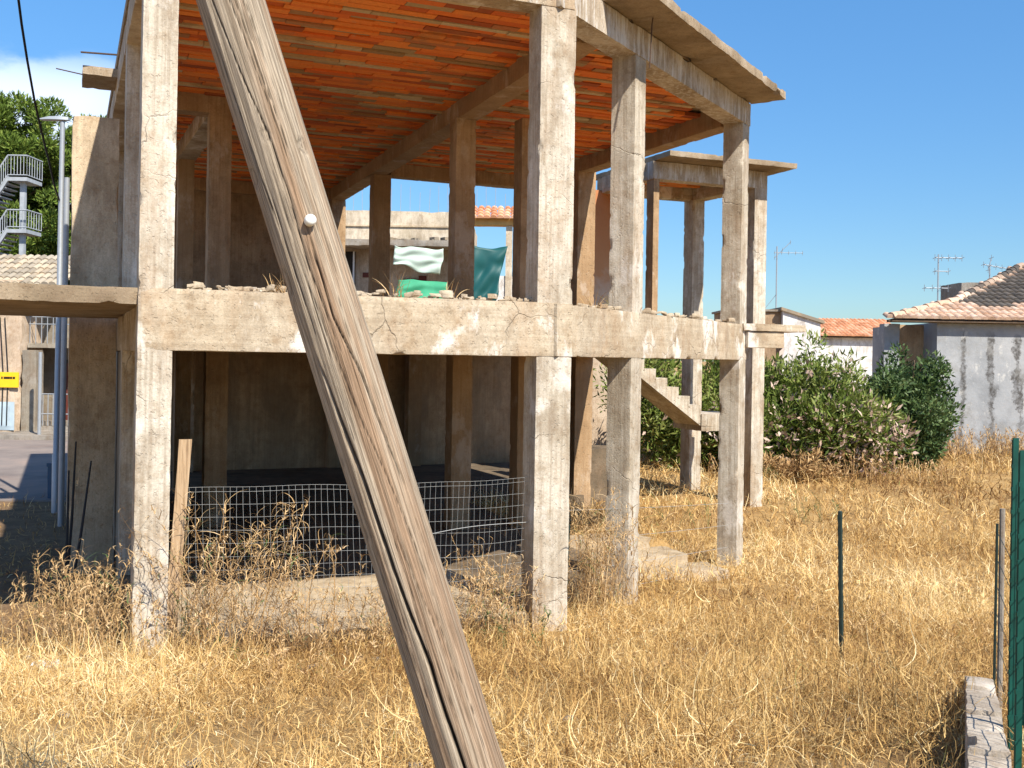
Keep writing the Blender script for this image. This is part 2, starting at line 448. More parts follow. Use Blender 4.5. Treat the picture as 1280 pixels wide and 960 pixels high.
b0 = k.mix(k.ramp(k.noise(1.4, 9, .75), [(.52, 0.0), (.66, .75)]), b0, (.24, .235, .22))
b0 = k.mix(k.ramp(k.noise(2.1, 9, .7, k.co((1.2, 1, .7))), [(.58, 0.0), (.64, .7)]), b0, (.52, .51, .48))
low = k.n('ShaderNodeMapRange'); low.inputs[1].default_value = -1.0; low.inputs[2].default_value = -2.3; k.link(sep.outputs['Z'], low.inputs[0])
b0 = k.mix(k.math('MULTIPLY', k.ramp(k.noise(2.2, 7, .7), [(.42, 0.0), (.6, 1.0)]), low.outputs[0]), b0, (.15, .14, .13))
k.col(b0); k.rough(.9); k.bump(k.noise(9, 6, .7), .35, .03)
M['shedwall'] = k.m
# ground, road
k = NT('dry_soil_and_straw')
b0 = k.ramp(k.noise(.9, 9, .65), [(.3, (.25, .145, .06)), (.5, (.42, .26, .10)), (.7, (.54, .36, .16))])
st = k.noise(1.0, 6, .7, k.co((30, 60, 30)), 1.5)
b0 = k.mix(.55, b0, k.ramp(st, [(.35, .4), (.62, 1.0)]), 'MULTIPLY')
sp = k.n('ShaderNodeSeparateXYZ'); k.link(k.co(), sp.inputs[0])
wn = k.math('MULTIPLY', k.math('SUBTRACT', k.noise(1.1, 6, .65), .5), 2.2)
def mr(v, a_, b_):
    q = k.n('ShaderNodeMapRange'); q.inputs[1].default_value = a_; q.inputs[2].default_value = b_; k.link(v, q.inputs[0]); return q.outputs[0]
shade_soil = k.math('MULTIPLY', mr(k.math('ADD', sp.outputs['X'], wn), -2.9, -3.6), mr(k.math('ADD', sp.outputs['Y'], wn), 8.4, 9.0))
b0 = k.mix(shade_soil, b0, k.ramp(k.noise(3.5, 8, .7), [(.3, (.13, .08, .043)), (.7, (.27, .175, .095))]))  # left patch: shade painted into the ground colour along with bare brown soil
k.col(b0); k.rough(.95); k.bump(k.math('ADD', st, k.noise(9, 6, .7)), .7, .03)
M['ground'] = k.m
k = NT('dusty_asphalt')
b0 = k.ramp(k.noise(.7, 8, .65), [(.32, (.15, .125, .115)), (.52, (.22, .185, .165)), (.7, (.30, .23, .19))])
b0 = k.mix(k.ramp(k.noise(.25, 4, .6), [(.52, 0.0), (.68, .6)]), b0, (.34, .21, .15))
k.col(b0); k.rough(.9); k.bump(k.noise(60, 4, .7), .3, .01)
M['road'] = k.m
# grass & foliage
def leafmat(name, stops, tr=.25, rough=.6):
    k = NT(name); c = k.ramp(k.attr(), stops); k.col(c); k.rough(rough); k.translucent(c, tr); return k.m
M['grass'] = leafmat('dry_straw_blades', [(0, (.15, .07, .022)), (.18, (.35, .20, .066)), (.5, (.60, .385, .138)), (.8, (.78, .57, .26)), (.97, (.88, .73, .43)), (1, (.26, .25, .08))], .22, .7)
M['weed'] = leafmat('dry_weed_stems', [(0, (.17, .095, .04)), (.4, (.36, .22, .095)), (.75, (.56, .38, .18)), (.93, (.66, .48, .27)), (1, (.10, .16, .05))], .15, .8)
M['greenweed'] = leafmat('green_weed_leaves', [(0, (.04, .07, .025)), (.6, (.10, .15, .05)), (1, (.22, .24, .09))], .25)
M['oleander'] = leafmat('oleander_leaves', [(0, (.045, .065, .016)), (.3, (.105, .155, .028)), (.62, (.19, .245, .05)), (.86, (.28, .31, .09)), (.9, (.46, .32, .24)), (1, (.66, .50, .42))], .22, .5)
M['darkshrub'] = leafmat('dark_shrub_leaves', [(0, (.028, .052, .018)), (.5, (.066, .115, .036)), (.85, (.125, .18, .064)), (1, (.19, .23, .10))], .18, .5)
M['pine'] = leafmat('pine_needles', [(0, (.04, .075, .014)), (.45, (.115, .18, .028)), (.8, (.18, .245, .04)), (1, (.24, .28, .06))], .2, .6)
M['bark'] = plain('bark', (.13, .09, .06), .9, 0, .6, 10)
M['yellowgrass'] = leafmat('yellow_green_tuft', [(0, (.45, .40, .08)), (1, (.75, .66, .18))], .3)

# ------------------------------------------------------------------ ground, road, kerb
def axis(a, b, s0, far, grow=1.16):
    x = list(np.arange(a, b + 1e-6, s0)); s = s0; y = b
    while y < far: s *= grow; y += s; x.append(y)
    s = s0; y = a; lo = []
    while y > -far: s *= grow; y -= s; lo.append(y)
    return np.array(lo[::-1] + x)
gx = axis(-7, 10, .16, 3000); gy = axis(1.5, 26, .16, 3000)
X, Y = np.meshgrid(gx, gy)
Zg = gh(X, Y)
vv = np.stack([X.ravel(), Y.ravel(), Zg.ravel()], 1)
nx, ny = len(gx), len(gy)
i, j = np.meshgrid(np.arange(nx - 1), np.arange(ny - 1))
a = (j * nx + i).ravel()
ground = npmesh('ground', vv, np.stack([a, a + 1, a + 1 + nx, a + nx], 1), M['ground'], smooth=180)
tag(ground, kind='structure')
mb = MB(); prism(mb, [(-60, 17.2), (-6.9, 17.4), (-6.2, 19), (-6.0, 29.0), (-60, 29.0)], -2.6, -2.49)
tag(mb.build('road', M['road']), kind='structure')
mb = MB(); box(mb, (-60, 29.0, -2.6), (54, 0, 0), (0, .18, 0), (0, 0, .235)); box(mb, (-60, 29.18, -2.6), (54, 0, 0), (0, 1.1, 0), (0, 0, .225))
tag(mb.build('pavement', M['greystone']), kind='structure')

# ------------------------------------------------------------------ the unfinished concrete building
bld = empty('unfinished_building', P(0, 0, g1(A0.x, A0.y)), 'unfinished two storey concrete frame building with bare pillars and orange clay ceiling', 'building')
GZ = -3.05
ZT, ZB = 3.24, 3.54
def pillar(c, a, w_, d_, z0, z1, mat='pillar', lean=(0, 0)):
    b = Vector((-a.y, a.x, 0)); mb = MB()
    o = c - a * w_ / 2 - b * d_ / 2
    rough(mb, Vector((o.x, o.y, z0)), a * w_, b * d_, Vector((lean[0], lean[1], z1 - z0)), .04, .0025, .022, big=.0025)
    return mb.build('pillar', M[mat], bld, 38)
pillar(P(-.04, 0), U, .27, .28, GZ, ZT + .02, lean=(.02, 0))
pillar(P(3.47, 0), U, .36, .28, GZ, ZT + .02)
s_C = 1.74
pillar(Bp + W * s_C, W, .28, .28, GZ, ZT + .02)
pillar(Dp, W, .28, .28, GZ, ZT + .02)
pillar(P(0, 3.0), U, .28, .28, GZ, ZT + .02)
pillar(P(0, 9.4), U, .28, .28, GZ, ZT + .02)
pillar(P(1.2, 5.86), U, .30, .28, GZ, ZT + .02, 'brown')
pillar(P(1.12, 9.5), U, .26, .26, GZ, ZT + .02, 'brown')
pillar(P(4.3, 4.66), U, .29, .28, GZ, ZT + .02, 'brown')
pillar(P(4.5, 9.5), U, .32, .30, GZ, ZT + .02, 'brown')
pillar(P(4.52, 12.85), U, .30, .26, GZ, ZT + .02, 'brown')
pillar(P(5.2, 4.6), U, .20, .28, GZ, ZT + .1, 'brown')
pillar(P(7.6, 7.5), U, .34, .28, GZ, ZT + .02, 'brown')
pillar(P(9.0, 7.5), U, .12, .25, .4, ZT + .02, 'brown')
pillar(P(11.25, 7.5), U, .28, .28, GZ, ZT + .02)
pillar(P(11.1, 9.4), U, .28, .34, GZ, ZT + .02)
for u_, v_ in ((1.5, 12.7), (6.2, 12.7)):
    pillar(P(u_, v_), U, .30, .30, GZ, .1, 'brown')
def beam(p, q, wd, z0, z1, mat='beam', e0=.14, e1=.14, off=0.0, chip=.022):
    d = (q - p).normalized(); n = Vector((-d.y, d.x, 0)); mb = MB()
    o = p - d * e0 - n * (wd / 2 - off)
    rough(mb, Vector((o.x, o.y, z0)), d * ((q - p).length + e0 + e1), n * wd, Z * (z1 - z0), .045, .003, chip, big=.004)
    return mb.build('beam', M[mat], bld, 38)
# roof level
beam(P(0, 0), P(3.47, 0), .295, ZT, ZB + .02, e1=.16)
beam(Bp, Dp, .30, ZT, ZB + .01, 'drip', e0=.12, e1=.15)
beam(P(0, .16), P(0, 12.9), .29, ZT + .004, ZB + .015, e0=0)
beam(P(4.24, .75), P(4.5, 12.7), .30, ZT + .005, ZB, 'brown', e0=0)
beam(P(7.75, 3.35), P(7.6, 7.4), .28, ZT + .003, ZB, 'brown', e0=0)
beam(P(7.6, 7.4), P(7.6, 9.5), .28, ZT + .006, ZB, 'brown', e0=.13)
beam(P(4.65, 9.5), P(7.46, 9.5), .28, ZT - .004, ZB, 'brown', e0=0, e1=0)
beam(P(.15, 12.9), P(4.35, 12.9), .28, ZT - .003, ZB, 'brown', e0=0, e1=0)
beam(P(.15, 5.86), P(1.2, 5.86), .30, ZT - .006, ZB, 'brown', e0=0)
beam(P(1.19, 6.0), P(1.12, 9.5), .30, ZT - .012, ZB, 'beam', e0=0)
# stair tower, roof level
beam(P(9.06, 7.5), P(11.25, 7.5), .28, ZT + .002, ZB + .02, 'drip')
beam(P(11.2, 7.64), P(11.1, 9.4), .28, ZT + .005, ZB + .015, 'beam', e0=0)
beam(P(9.06, 9.4), P(10.96, 9.4), .26, ZT + .005, ZB + .015, 'beam', e1=0)
beam(P(9.0, 7.64), P(9.0, 9.27), .22, ZT + .005, ZB + .015, 'beam', e0=0, e1=0)
# first floor
F0, F1 = .012, .512
beam(P(0, 0), P(3.47, 0), .300, F0, F1, e0=.145, e1=.185, chip=.035)
beam(Bp, Dp, .296, F0 + .004, F1 - .006, e0=.10, e1=.145, chip=.03)
beam(P(0, .16), P(0, 12.9), .285, F0 - .006, F1 - .12, 'beam', e0=0)
beam(P(7.75, 3.3), P(7.6, 9.5), .28, F0 + .01, F1 - .1, 'brown', e0=0)
beam(P(7.9, 3.17), P(8.5, 3.17), .28, .19, F1 - .10, 'beam', e0=0, e1=0)
mb = MB(); rough(mb, P(7.8, 3.0, F1 - .095), U * 1.05, V * .6, Z * .10, .08, .006, .02); mb.build('balcony_slab', M['beam'], bld, 38)
# floors
def tri_poly(pl): return [(p.x, p.y) for p in pl]
mb = MB(); prism(mb, tri_poly([P(.15, .16), P(3.4, .16), Bp + W * .2 - WN * .16, Dp - WN * .16 - W * .1, P(7.55, 9.3), P(9.0, 12.9), P(.15, 12.9)]), .30, .49)
mb.build('upper_floor_slab', M['brown'], bld)
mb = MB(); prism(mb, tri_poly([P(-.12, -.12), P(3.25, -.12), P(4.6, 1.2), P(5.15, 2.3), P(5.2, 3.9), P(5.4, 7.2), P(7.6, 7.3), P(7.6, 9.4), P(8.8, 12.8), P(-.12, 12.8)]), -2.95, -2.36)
mb.build('ground_floor_slab', M['shadefloor'], bld)
mb = MB(); rough(mb, P(.16, -.08, -2.6), U * 3.1, V * 2.1, Z * .256, .12, .012, .05, big=.02)  # pale sheet as deep as the sun reaches: sunlight put into the colour
mb.build('sunlit_floor_strip', M['floor'], bld, 38)
# roof slab with eaves
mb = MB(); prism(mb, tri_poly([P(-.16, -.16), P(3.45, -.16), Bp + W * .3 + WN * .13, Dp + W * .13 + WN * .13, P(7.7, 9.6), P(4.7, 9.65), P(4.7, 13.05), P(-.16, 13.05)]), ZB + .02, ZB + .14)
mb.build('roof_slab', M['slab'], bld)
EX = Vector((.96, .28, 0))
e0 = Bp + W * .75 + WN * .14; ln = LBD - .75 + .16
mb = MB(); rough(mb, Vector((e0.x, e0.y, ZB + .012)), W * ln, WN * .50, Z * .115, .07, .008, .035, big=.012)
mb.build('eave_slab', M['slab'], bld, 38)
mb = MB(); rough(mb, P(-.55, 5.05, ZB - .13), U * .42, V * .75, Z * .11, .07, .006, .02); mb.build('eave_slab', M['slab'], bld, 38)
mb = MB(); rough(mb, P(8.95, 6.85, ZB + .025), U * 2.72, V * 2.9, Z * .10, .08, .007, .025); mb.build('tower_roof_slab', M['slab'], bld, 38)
# left balcony
mb = MB(); rough(mb, P(-2.4, -.10, .375), U * 2.26, V * 4.1, Z * .135, .08, .007, .028, big=.008); mb.build('balcony_slab', M['slab'], bld, 38)
# clay block ceilings
def inpoly(pl, x, y):
    c = False; n = len(pl)
    for a_ in range(n):
        x1, y1 = pl[a_]; x2, y2 = pl[a_ - 1]
        if (y1 > y) != (y2 > y) and x < (x2 - x1) * (y - y1) / (y2 - y1) + x1: c = not c
    return c
rng = random.Random(5)
def ceiling(poly, v0, v1, u0, u1, z):
    mb = MB(); v_ = v0; r = 0
    while v_ < v1:
        wv = .135 if r % 5 else .10
        rowcol = rng.random(); zrow = rng.uniform(-.006, .006)
        u_ = u0; first = True
        tan = (r % 5 == 0) or rowcol > .93; zrow = zrow - (.012 if r % 5 == 0 else 0)
        while u_ < u1:
            lu = rng.choice([.3, .38, .5, .5, .62, .75])
            if first: lu *= rng.uniform(.25, 1); first = False
            if all(inpoly(poly, u_ + q_, v_ + w_) for q_ in (0, lu / 2, lu) for w_ in (.01, wv - .01)):
                if tan: a_ = rng.choice([.86, .9, .95, .8, .78, .45])
                else:
                    a_ = rng.random() * .70
                    if rng.random() < .12: a_ = rng.uniform(.74, .86)
                dz = zrow + rng.uniform(-.010, .010) + (.016 if rng.random() < .08 else 0)
                box(mb, P(u_ + .004, v_ + .005, z + dz), U * (lu - .008), V * (wv - .012), Z * .05, a_)
            u_ += lu
        v_ += wv; r += 1
    return mb.build('clay_ceiling', M['clay'], bld, None, True)
main_poly = [(-.6, .1), (3.44, .1), (7.72, 3.26), (8.0, 9.45), (4.75, 9.45), (4.8, 12.85), (-.6, 12.85)]
ceiling(main_poly, 0.11, 12.9, .02, 7.8, 3.478)
ceiling([(9.1, 7.6), (11.1, 7.6), (11.0, 9.3), (9.1, 9.3)], 7.6, 9.35, 9.0, 11.1, 3.478)
mb = MB(); prism(mb, tri_poly([P(9.0, 7.5), P(11.1, 7.5), P(11.0, 9.4), P(9.0, 9.4)]), ZB + .004, ZB + .02); mb.build('tower_ceiling_backing', M['slab'], bld)
# walls: sooty back wall, upper back wall, painted tower wall, plastered flank
mb = MB(); rough(mb, P(-.1, 12.95, GZ), U * 9.0, V * .22, Z * (3.05 + .3), .25, .006, .01); mb.build('rear_wall', M['soot'], bld, 38)
mb = MB(); rough(mb, P(.0, 12.96, .05), U * 4.38, V * .2, Z * 3.22, .25, .006, .01); mb.build('upper_rear_wall', M['wallbrown'], bld, 38)
k = NT('orange_and_white_limed_wall')
sep = k.n('ShaderNodeSeparateXYZ'); k.link(k.co(), sep.inputs[0])
zz = k.math('ADD', sep.outputs['Z'], k.math('MULTIPLY', k.math('SUBTRACT', k.noise(2.0, 6, .7), .5), 1.6))
c = k.ramp(k.math('MULTIPLY', zz, .3), [(.30, (.52, .47, .42)), (.50, (.46, .25, .13)), (.9, (.42, .18, .08))])
k.col(c); k.rough(.9); k.bump(k.noise(20, 5, .7), .3, .02)
mb = MB(); rough(mb, P(8.45, 9.3, .3), U * .85, V * .12, Z * 3.0, .12, .006, .01); mb.build('tower_wall', k.m, bld, 38)
mb = MB(); rough(mb, P(-.655, 4.25, GZ), U * .515, V * .24, Z * (2.73 - GZ), .12, .007, .03, big=.012); mb.build('flank_wall', M['plaster'], bld, 38)
mb = MB(); rough(mb, P(-.12, 3.16, GZ), U * .2, V * 6.1, Z * (GZ * -1 + .0), .2, .006, .01); mb.build('side_wall', M['greyplaster'], bld, 38)
# staircase
st = MB()
RUN, RISE = .245, .168
u0, v0 = 10.25, 7.75
for s in range(9):
    zt = -1.0 + RISE * (s + 1)
    rough(st, P(u0 - RUN * (s + 1), v0, zt - .2), U * RUN, V * .85, Z * .2, .12, .003, .008)
vs = []
ang_l = math.hypot(RUN, RISE)
for s0_, s1_ in ((0, 9),):
    a_, b_ = P(u0, v0, -1.0 - .22), P(u0 - RUN * 9, v0, -1.0 + RISE * 9 - .22)
    box(st, a_, b_ - a_, V * .85, Z * .17)
rough(st, P(u0, 7.72, -1.32), U * .95, V * 1.0, Z * .32, .1, .004, .012)
st.build('staircase', M['pillar'], bld, 38)
mb = MB(); rough(mb, P(8.0, 8.2, -3.0), U * .9, V * .8, Z * 1.35, .1, .01, .03); mb.build('shaded_stair_block', M['shadefloor'], bld, 38)  # added dark block standing in for lower steps lost in shade
# loose reinforcing bars and wires
mb = MB()
tube(mb, [P(-.15, 5.0, 3.68), at(101, 65, 12.75)], .012, 5)
mb.build('reinforcing_bar', M['rust'], bld)
mb = MB()
tube(mb, [P(-.5, 5.4, 3.48), P(-.85, 5.3, 3.50)], .008, 5)
mb.build('reinforcing_bar', M['rust'], bld)
mb = MB()
tube(mb, [at(821, -8, 10.9), at(815, 30, 10.85), at(812, 85, 10.8)], .007, 5)
mb.build('reinforcing_bar', M['rust'], bld)

# ------------------------------------------------------------------ concrete entrance steps
steps = empty('entrance_steps', P(6.2, 2.9, -2.8), 'low crumbling concrete steps overgrown with straw between right pillars', 'steps')
for s, (va, ztop) in enumerate(((3.25, -2.38), (2.7, -2.51), (2.15, -2.63))):
    mb = MB(); rough(mb, P(4.95, va, ztop - .5), U * (1.6 + .25 * s), V * .62, Z * .5, .08, .012, .05, big=.02)
    mb.build('step', M['floor'], steps, 38)

# ------------------------------------------------------------------ leaning pole in front
def make_pole():
    PD = 2.25; kk = PD / 3.2
    top, bot = at(288, 0, PD), at(588.5, 960, PD)
    d = (top - bot).normalized()
    base = bot + d * ((g1(bot.x + .15, PD) - .15 - bot.z) / d.z)
    length = 6.2
    ax = d; side = ax.cross(Vector((0, -1, 0))).normalized() * -1; fr = side.cross(ax).normalized()
    if fr.y > 0: fr = -fr
    side = fr.cross(ax) * -1
    if side.x < 0: side = -side
    NL, NTh = 760, 200
    l = np.linspace(0, length, NL)[:, None]; th = np.linspace(-math.pi, math.pi, NTh, endpoint=False)[None, :]
    # denser rows round the part in view come from uniform spacing of 8 mm
    r = .1010 - .0007 * l + 0 * th
    r = r * (1 + .012 * np.sin(3 * th + 1 + l * .2) + .010 * np.sin(2 * th + .4 - .3 * l))
    rs = np.random.RandomState(3)
    for q in range(46):
        f_ = rs.randint(8, 70); ph = rs.rand() * 6.28; am = .0009 * rs.rand() * (20 / (f_ + 10))
        r = r + am * np.sin(f_ * th + ph + .25 * np.sin(l * rs.uniform(.8, 3) + rs.rand() * 6))
    crk = np.zeros_like(r)
    s_bot = (bot - base).length / kk; s_top = (top - base).length / kk
    def s_at(py): return s_bot + (960 - py) / 960 * (s_top - s_bot)
    def crack(pts, wd, depth):
        nonlocal r, crk
        ys = np.array([s_at(p[0]) for p in pts]); fs = np.array([math.asin(max(-.98, min(.98, p[1]))) for p in pts])
        o = np.argsort(ys); ys, fs = ys[o], fs[o]
        c = np.interp(l[:, 0], ys, fs) + .012 * np.sin(l[:, 0] * 9 + wd * 900) + .008 * np.sin(l[:, 0] * 23)
        t = np.clip((l[:, 0] - ys[0]) / (ys[-1] - ys[0]), 0, 1)
        env = np.where((l[:, 0] > ys[0]) & (l[:, 0] < ys[-1]), np.clip(np.minimum(t, 1 - t) * 7, 0, 1) ** .6, 0)
        k_ = np.exp(-((th - c[:, None]) / (wd * (0.35 + .65 * env[:, None]))) ** 2) * env[:, None]
        r = r - depth * k_; crk = np.maximum(crk, np.clip(k_ * 1.5 - .25, 0, 1) * min(1, depth / .006))
    crack([(1150, .05), (960, -.02), (880, -.12), (820, -.10), (700, -.30), (600, -.36), (531, -.46), (430, -.62)], .05, .028)
    crack([(620, .78), (560, .66), (470, .52), (400, .26), (330, .30), (290, .34)], .026, .014)
    crack([(760, .62), (640, .46), (540, .20), (440, -.05), (330, -.22)], .016, .005)
    crack([(460, .18), (340, .02), (250, .08), (190, .05), (120, -.15), (0, -.4), (-80, -.5)], .018, .008)
    crack([(230, .42), (120, .28), (0, .12), (-100, .05)], .016, .006)
    crack([(300, -.55), (150, -.62), (20, -.72)], .02, .007)
    crack([(960, .55), (860, .48), (760, .35), (650, .05)], .014, .004)
    crack([(900, -.62), (800, -.66), (660, -.78)], .02, .007)
    crack([(420, -.40), (330, -.50), (240, -.45)], .014, .004)
    crack([(90, .62), (0, .52), (-90, .4)], .014, .005)
    for q in range(30):
        y0 = rs.uniform(-60, 1000); ln_ = rs.uniform(60, 260); f0 = rs.uniform(-.9, .9); sl_ = rs.uniform(-.0012, .0004)
        crack([(y0, f0), (y0 - ln_ / 2, f0 + sl_ * ln_ / 2), (y0 - ln_, f0 + sl_ * ln_)], rs.uniform(.008, .014), rs.uniform(.002, .0055))
    # knot and a torn chip
    for py, fx, rad, dep in ((175, -.05, .012, .003), (196, .86, .016, .007), (345, -.93, .03, .006), (215, -.9, .02, .004)):
        dl = (l - s_at(py)); dt = (th - math.asin(fx)) * .1
        rr_ = np.sqrt((dl * .75) ** 2 + dt ** 2)
        r = r - dep * np.exp(-(rr_ / rad) ** 2)
        ring = np.exp(-((rr_ - rad) / .0035) ** 2)
        r = r - .002 * ring; crk = np.maximum(crk, ring * .35)
    ct, stn = np.cos(th), np.sin(th)
    fr_, sd_, ax_ = (np.array(x) for x in (fr, side, ax))
    # local frame: x = side, y = -front, z = axis
    pts = np.stack([r * stn, -r * ct, l + 0 * th], -1).reshape(-1, 3)
    a_ = (np.arange(NL - 1)[:, None] * NTh + np.arange(NTh)[None, :])
    b_ = (np.arange(NL - 1)[:, None] * NTh + (np.arange(NTh)[None, :] + 1) % NTh)
    q = np.stack([a_, b_, b_ + NTh, a_ + NTh], -1).reshape(-1, 4)
    root = empty('wooden_pole', base, 'grey weathered wooden pole leaning diagonally across the front with a long split', 'pole')
    o = npmesh('shaft', pts, q, M['pole'], None, crk.ravel(), 180)
    me = o.data
    mat = Matrix(((side.x, -fr.x, ax.x), (side.y, -fr.y, ax.y), (side.z, -fr.z, ax.z))).to_4x4()
    o.matrix_world = Matrix.Translation(base) @ mat @ Matrix.Scale(kk, 4)
    o.parent = root
    o.matrix_parent_inverse = Matrix.Translation(base).inverted()
    # end caps
    for s_, rev in ((0.0, 1), (length, 0)):
        c = base + ax * s_ * kk
        ring = [c + (side * math.sin(t_) - fr * -math.cos(t_)) * .095 * kk for t_ in np.linspace(0, 2 * math.pi, 40, endpoint=False)]
        f_ = tuple(range(40)); mbc = MB(); mbc.add(ring, [f_ if rev else f_[::-1]])
        mbc.build('end_grain', M['plank'], root)
    # white knob on a short peg
    s_ = s_at(287); th_ = math.asin(.40)
    n_ = (side * math.sin(th_) + fr * math.cos(th_)).normalized()
    c = base + ax * s_ * kk + n_ * .098 * kk
    n2 = (n_ + Vector((.1, -.2, .05))).normalized()
    mbk = MB(); tube(mbk, [c + n2 * t_ * kk for t_ in (-.01, .004, .008, .026, .032, .036)], [q_ * kk for q_ in (.009, .009, .0165, .0175, .015, .008)], 20)
    mbk.build('knob', M['ceramic'], root, 50)
make_pole()

# ------------------------------------------------------------------ wire mesh between the front pillars
fence = empty('wire_fence', P(1.7, -.02, -2.4), 'sagging galvanised square wire mesh fence strung between the front pillars', 'fence')
mb = MB(); rs = random.Random(8)
zt = -1.12; zb = -2.5
def fz(u_, t):  # t 0 top..1 bottom
    return zt + .012 * math.sin(u_ * 1.9 + .5) + .006 * math.sin(u_ * 6) - t * (zt * -1 * 0 + 1.30) + .02 * math.sin(u_ * 3 + t * 5) * t
def fv(u_, t): return .0 + .012 * math.sin(u_ * 2.3 + t * 3)
for q in range(60):
    u_ = .15 + q * .0545
    if u_ > 3.3: break
    sw = .05 * math.sin(u_ * 1.3)
    tube(mb, [P(u_ + sw * t + .004 * math.sin(9 * t + q), fv(u_, t), fz(u_, t)) for t in np.linspace(0, 1, 9)], .0014, 3, 0, False)
for t in [0, .03] + [(.03 + .082 * q) for q in range(1, 13)]:
    tube(mb, [P(u_, fv(u_, t), fz(u_, t)) for u_ in np.linspace(.14, 3.3, 44)], .0014, 3, 0, False)
tube(mb, [P(u_, -.02, -1.62 + .10 * (u_ - 2.2) + .03 * math.sin(u_ * 3)) for u_ in np.linspace(2.0, 3.3, 14)], .003, 4, 0, False)
mb.build('wire_mesh', M['wire'], fence)
mb = MB()
for zz in (-1.45, -1.75, -2.05, -2.3):
    p0_ = Bp + W * .2; p1_ = Dp
    tube(mb, [p0_.lerp(p1_, t) + WN * .02 + Z * (zz - .5 * t + .05 * math.sin(3.1 * t) - .06 * math.sin(math.pi * t)) for t in np.linspace(0, 1, 14)], .0024, 3, 0, False)
mb.build('strand_wire', M['wire'], fence)

# plank leaning on the left pillar
pk = MB()
b0_ = P(.115, -.13, -2.5)
rough(pk, b0_ - U * .06, U * .10, V * .035, Vector((.10, .05, 1.80)), .05, .002, .010)
pl_ = pk.build('wooden_plank', M['plank'], None, 38)
tag(pl_, 'old brown wooden plank standing against the leftmost front pillar', 'plank')

# iron stakes
def stake(px, ytop, Yd, mat, label, r=.014, lean=(0, 0), group=None):
    t = at(px, ytop, Yd); b = Vector((t.x - lean[0], t.y - lean[1], g1(t.x - lean[0], Yd) - .15))
    mb = MB(); n = 26
    tube(mb, [b.lerp(t, i_ / n) for i_ in range(n + 1)], [r * (1 + .22 * (i_ % 2)) for i_ in range(n + 1)], 6)
    # flat web of the T section with punched notches
    d = (t - b)
    box(mb, b + Vector((-.004, r * .5, 0)), Vector((.008, 0, 0)), Vector((0, r * 1.6, 0)), d * .99)
    return tag(mb.build('iron_stake', M[mat], None, 40), label, 'stake', group)
stake(1050, 639, 8.3, 'darkiron', 'thin dark iron stake standing alone in the dry grass', .017, (-.035, 0))
stake(711, 655, 10.1, 'darkiron', 'dark green iron stake beside the wide front pillar', .014, (.03, 0))
for (tx, ty, bx, by, Yd, lab) in ((86, 588, 80, 700, 10.6, 'short black rod upright beside the plastered flank wall'),
                                  (95, 552, 82, 705, 10.7, 'longest thin black rod leaning on the plastered flank wall'),
                                  (114, 576, 86, 702, 10.5, 'black rod slanting right before the plastered flank wall')):
    t = at(tx, ty, Yd + .4); b = at(bx, by, Yd); b.z = min(b.z, g1(b.x, b.y)) - .05
    mb = MB(); tube(mb, [b, b.lerp(t, .5) + Vector((.012, 0, 0)), t], [.016, .014, .009], 6)
    tag(mb.build('metal_rod', M['black']), lab, 'rod')

# ------------------------------------------------------------------ green fence and low wall on the right
fp = lambda y, off=0: Vector((2.415 + (y - 5.0) * .43 + off, y, 0))
lw = MB()
p0_, p1_ = fp(2.6, -.06), fp(6.35, -.06)
ln_ = (p1_ - p0_).length; nseg = 9
dd = (p1_ - p0_) / nseg; nn = Vector((-dd.y, dd.x, 0)).normalized()
for s in range(nseg):
    a_ = p0_ + dd * s
    z0_ = g1(a_.x, a_.y); z1_ = g1((a_ + dd).x, (a_ + dd).y)
    rough(lw, Vector((a_.x, a_.y, z0_ - .5)) + dd * .004, Vector((dd.x, dd.y, z1_ - z0_)) * .99, nn * .15, Z * (.72 + .02 * (s % 2)), .05, .006, .03)
tag(lw.build('low_wall', M['kerb'], None, 38), 'low rough pale concrete block wall under the green fence', 'wall')
gf = empty('green_fence', fp(4.6, .02) + Z * g1(2.2, 4.6), 'green coated welded mesh fence with steel posts at the right edge', 'fence')
for y_, top in ((5.05, -.35), (4.45, -.36), (3.3, -.3), (2.4, -.2)):
    p_ = fp(y_, .0); mb = MB(); z0_ = g1(p_.x, p_.y) - .2
    box(mb, Vector((p_.x - .014, p_.y - .004, z0_)), Vector((.032, .010, 0)), Vector((-.002, .006, 0)), Z * (top - z0_))
    box(mb, Vector((p_.x - .004, p_.y + .004, z0_)), Vector((.008, 0, 0)), Vector((.004, .038, 0)), Z * (top - .012 - z0_))
    for q in range(12):
        zz = z0_ + .35 + q * .11
        if zz < top - .05: box(mb, Vector((p_.x - .022, p_.y - .012, zz)), Vector((.012, 0, 0)), Vector((0, .012, 0)), Z * .018)
    mb.build('fence_post', M['green'], gf, 40)
mb = MB()
ys_ = np.arange(2.3, 5.05, .065)
for y_ in ys_:
    p_ = fp(y_, .03); z0_ = g1(p_.x, p_.y) + .2
    tube(mb, [(p_.x, p_.y, z0_), (p_.x, p_.y, -.55 + .1 * (5.05 - y_) / 1.5)], .003, 4, 0, False)
for q in range(14):
    tube(mb, [(*fp(y_, .034).xy, g1(fp(y_).x, y_) * 0 + (-1.62 - .2 * (y_ - 4.2) * .5 + q * .085)) for y_ in (2.3, 3.2, 4.2, 5.05)], .0028, 4, 0, False)
mb.build('mesh_panel', M['green'], gf)
p_ = fp(6.28, -.01); mb = MB(); z0_ = g1(p_.x, p_.y)
tube(mb, [(p_.x, p_.y, z0_ - .2), (p_.x, p_.y, -.86)], .017, 8)
mb.build('grey_post', M['greystone'], gf, 40)
mb = MB()
tube(mb, [(p_.x - .035, p_.y, z0_ + .1), (p_.x - .03, p_.y, -.95)], .008, 6)
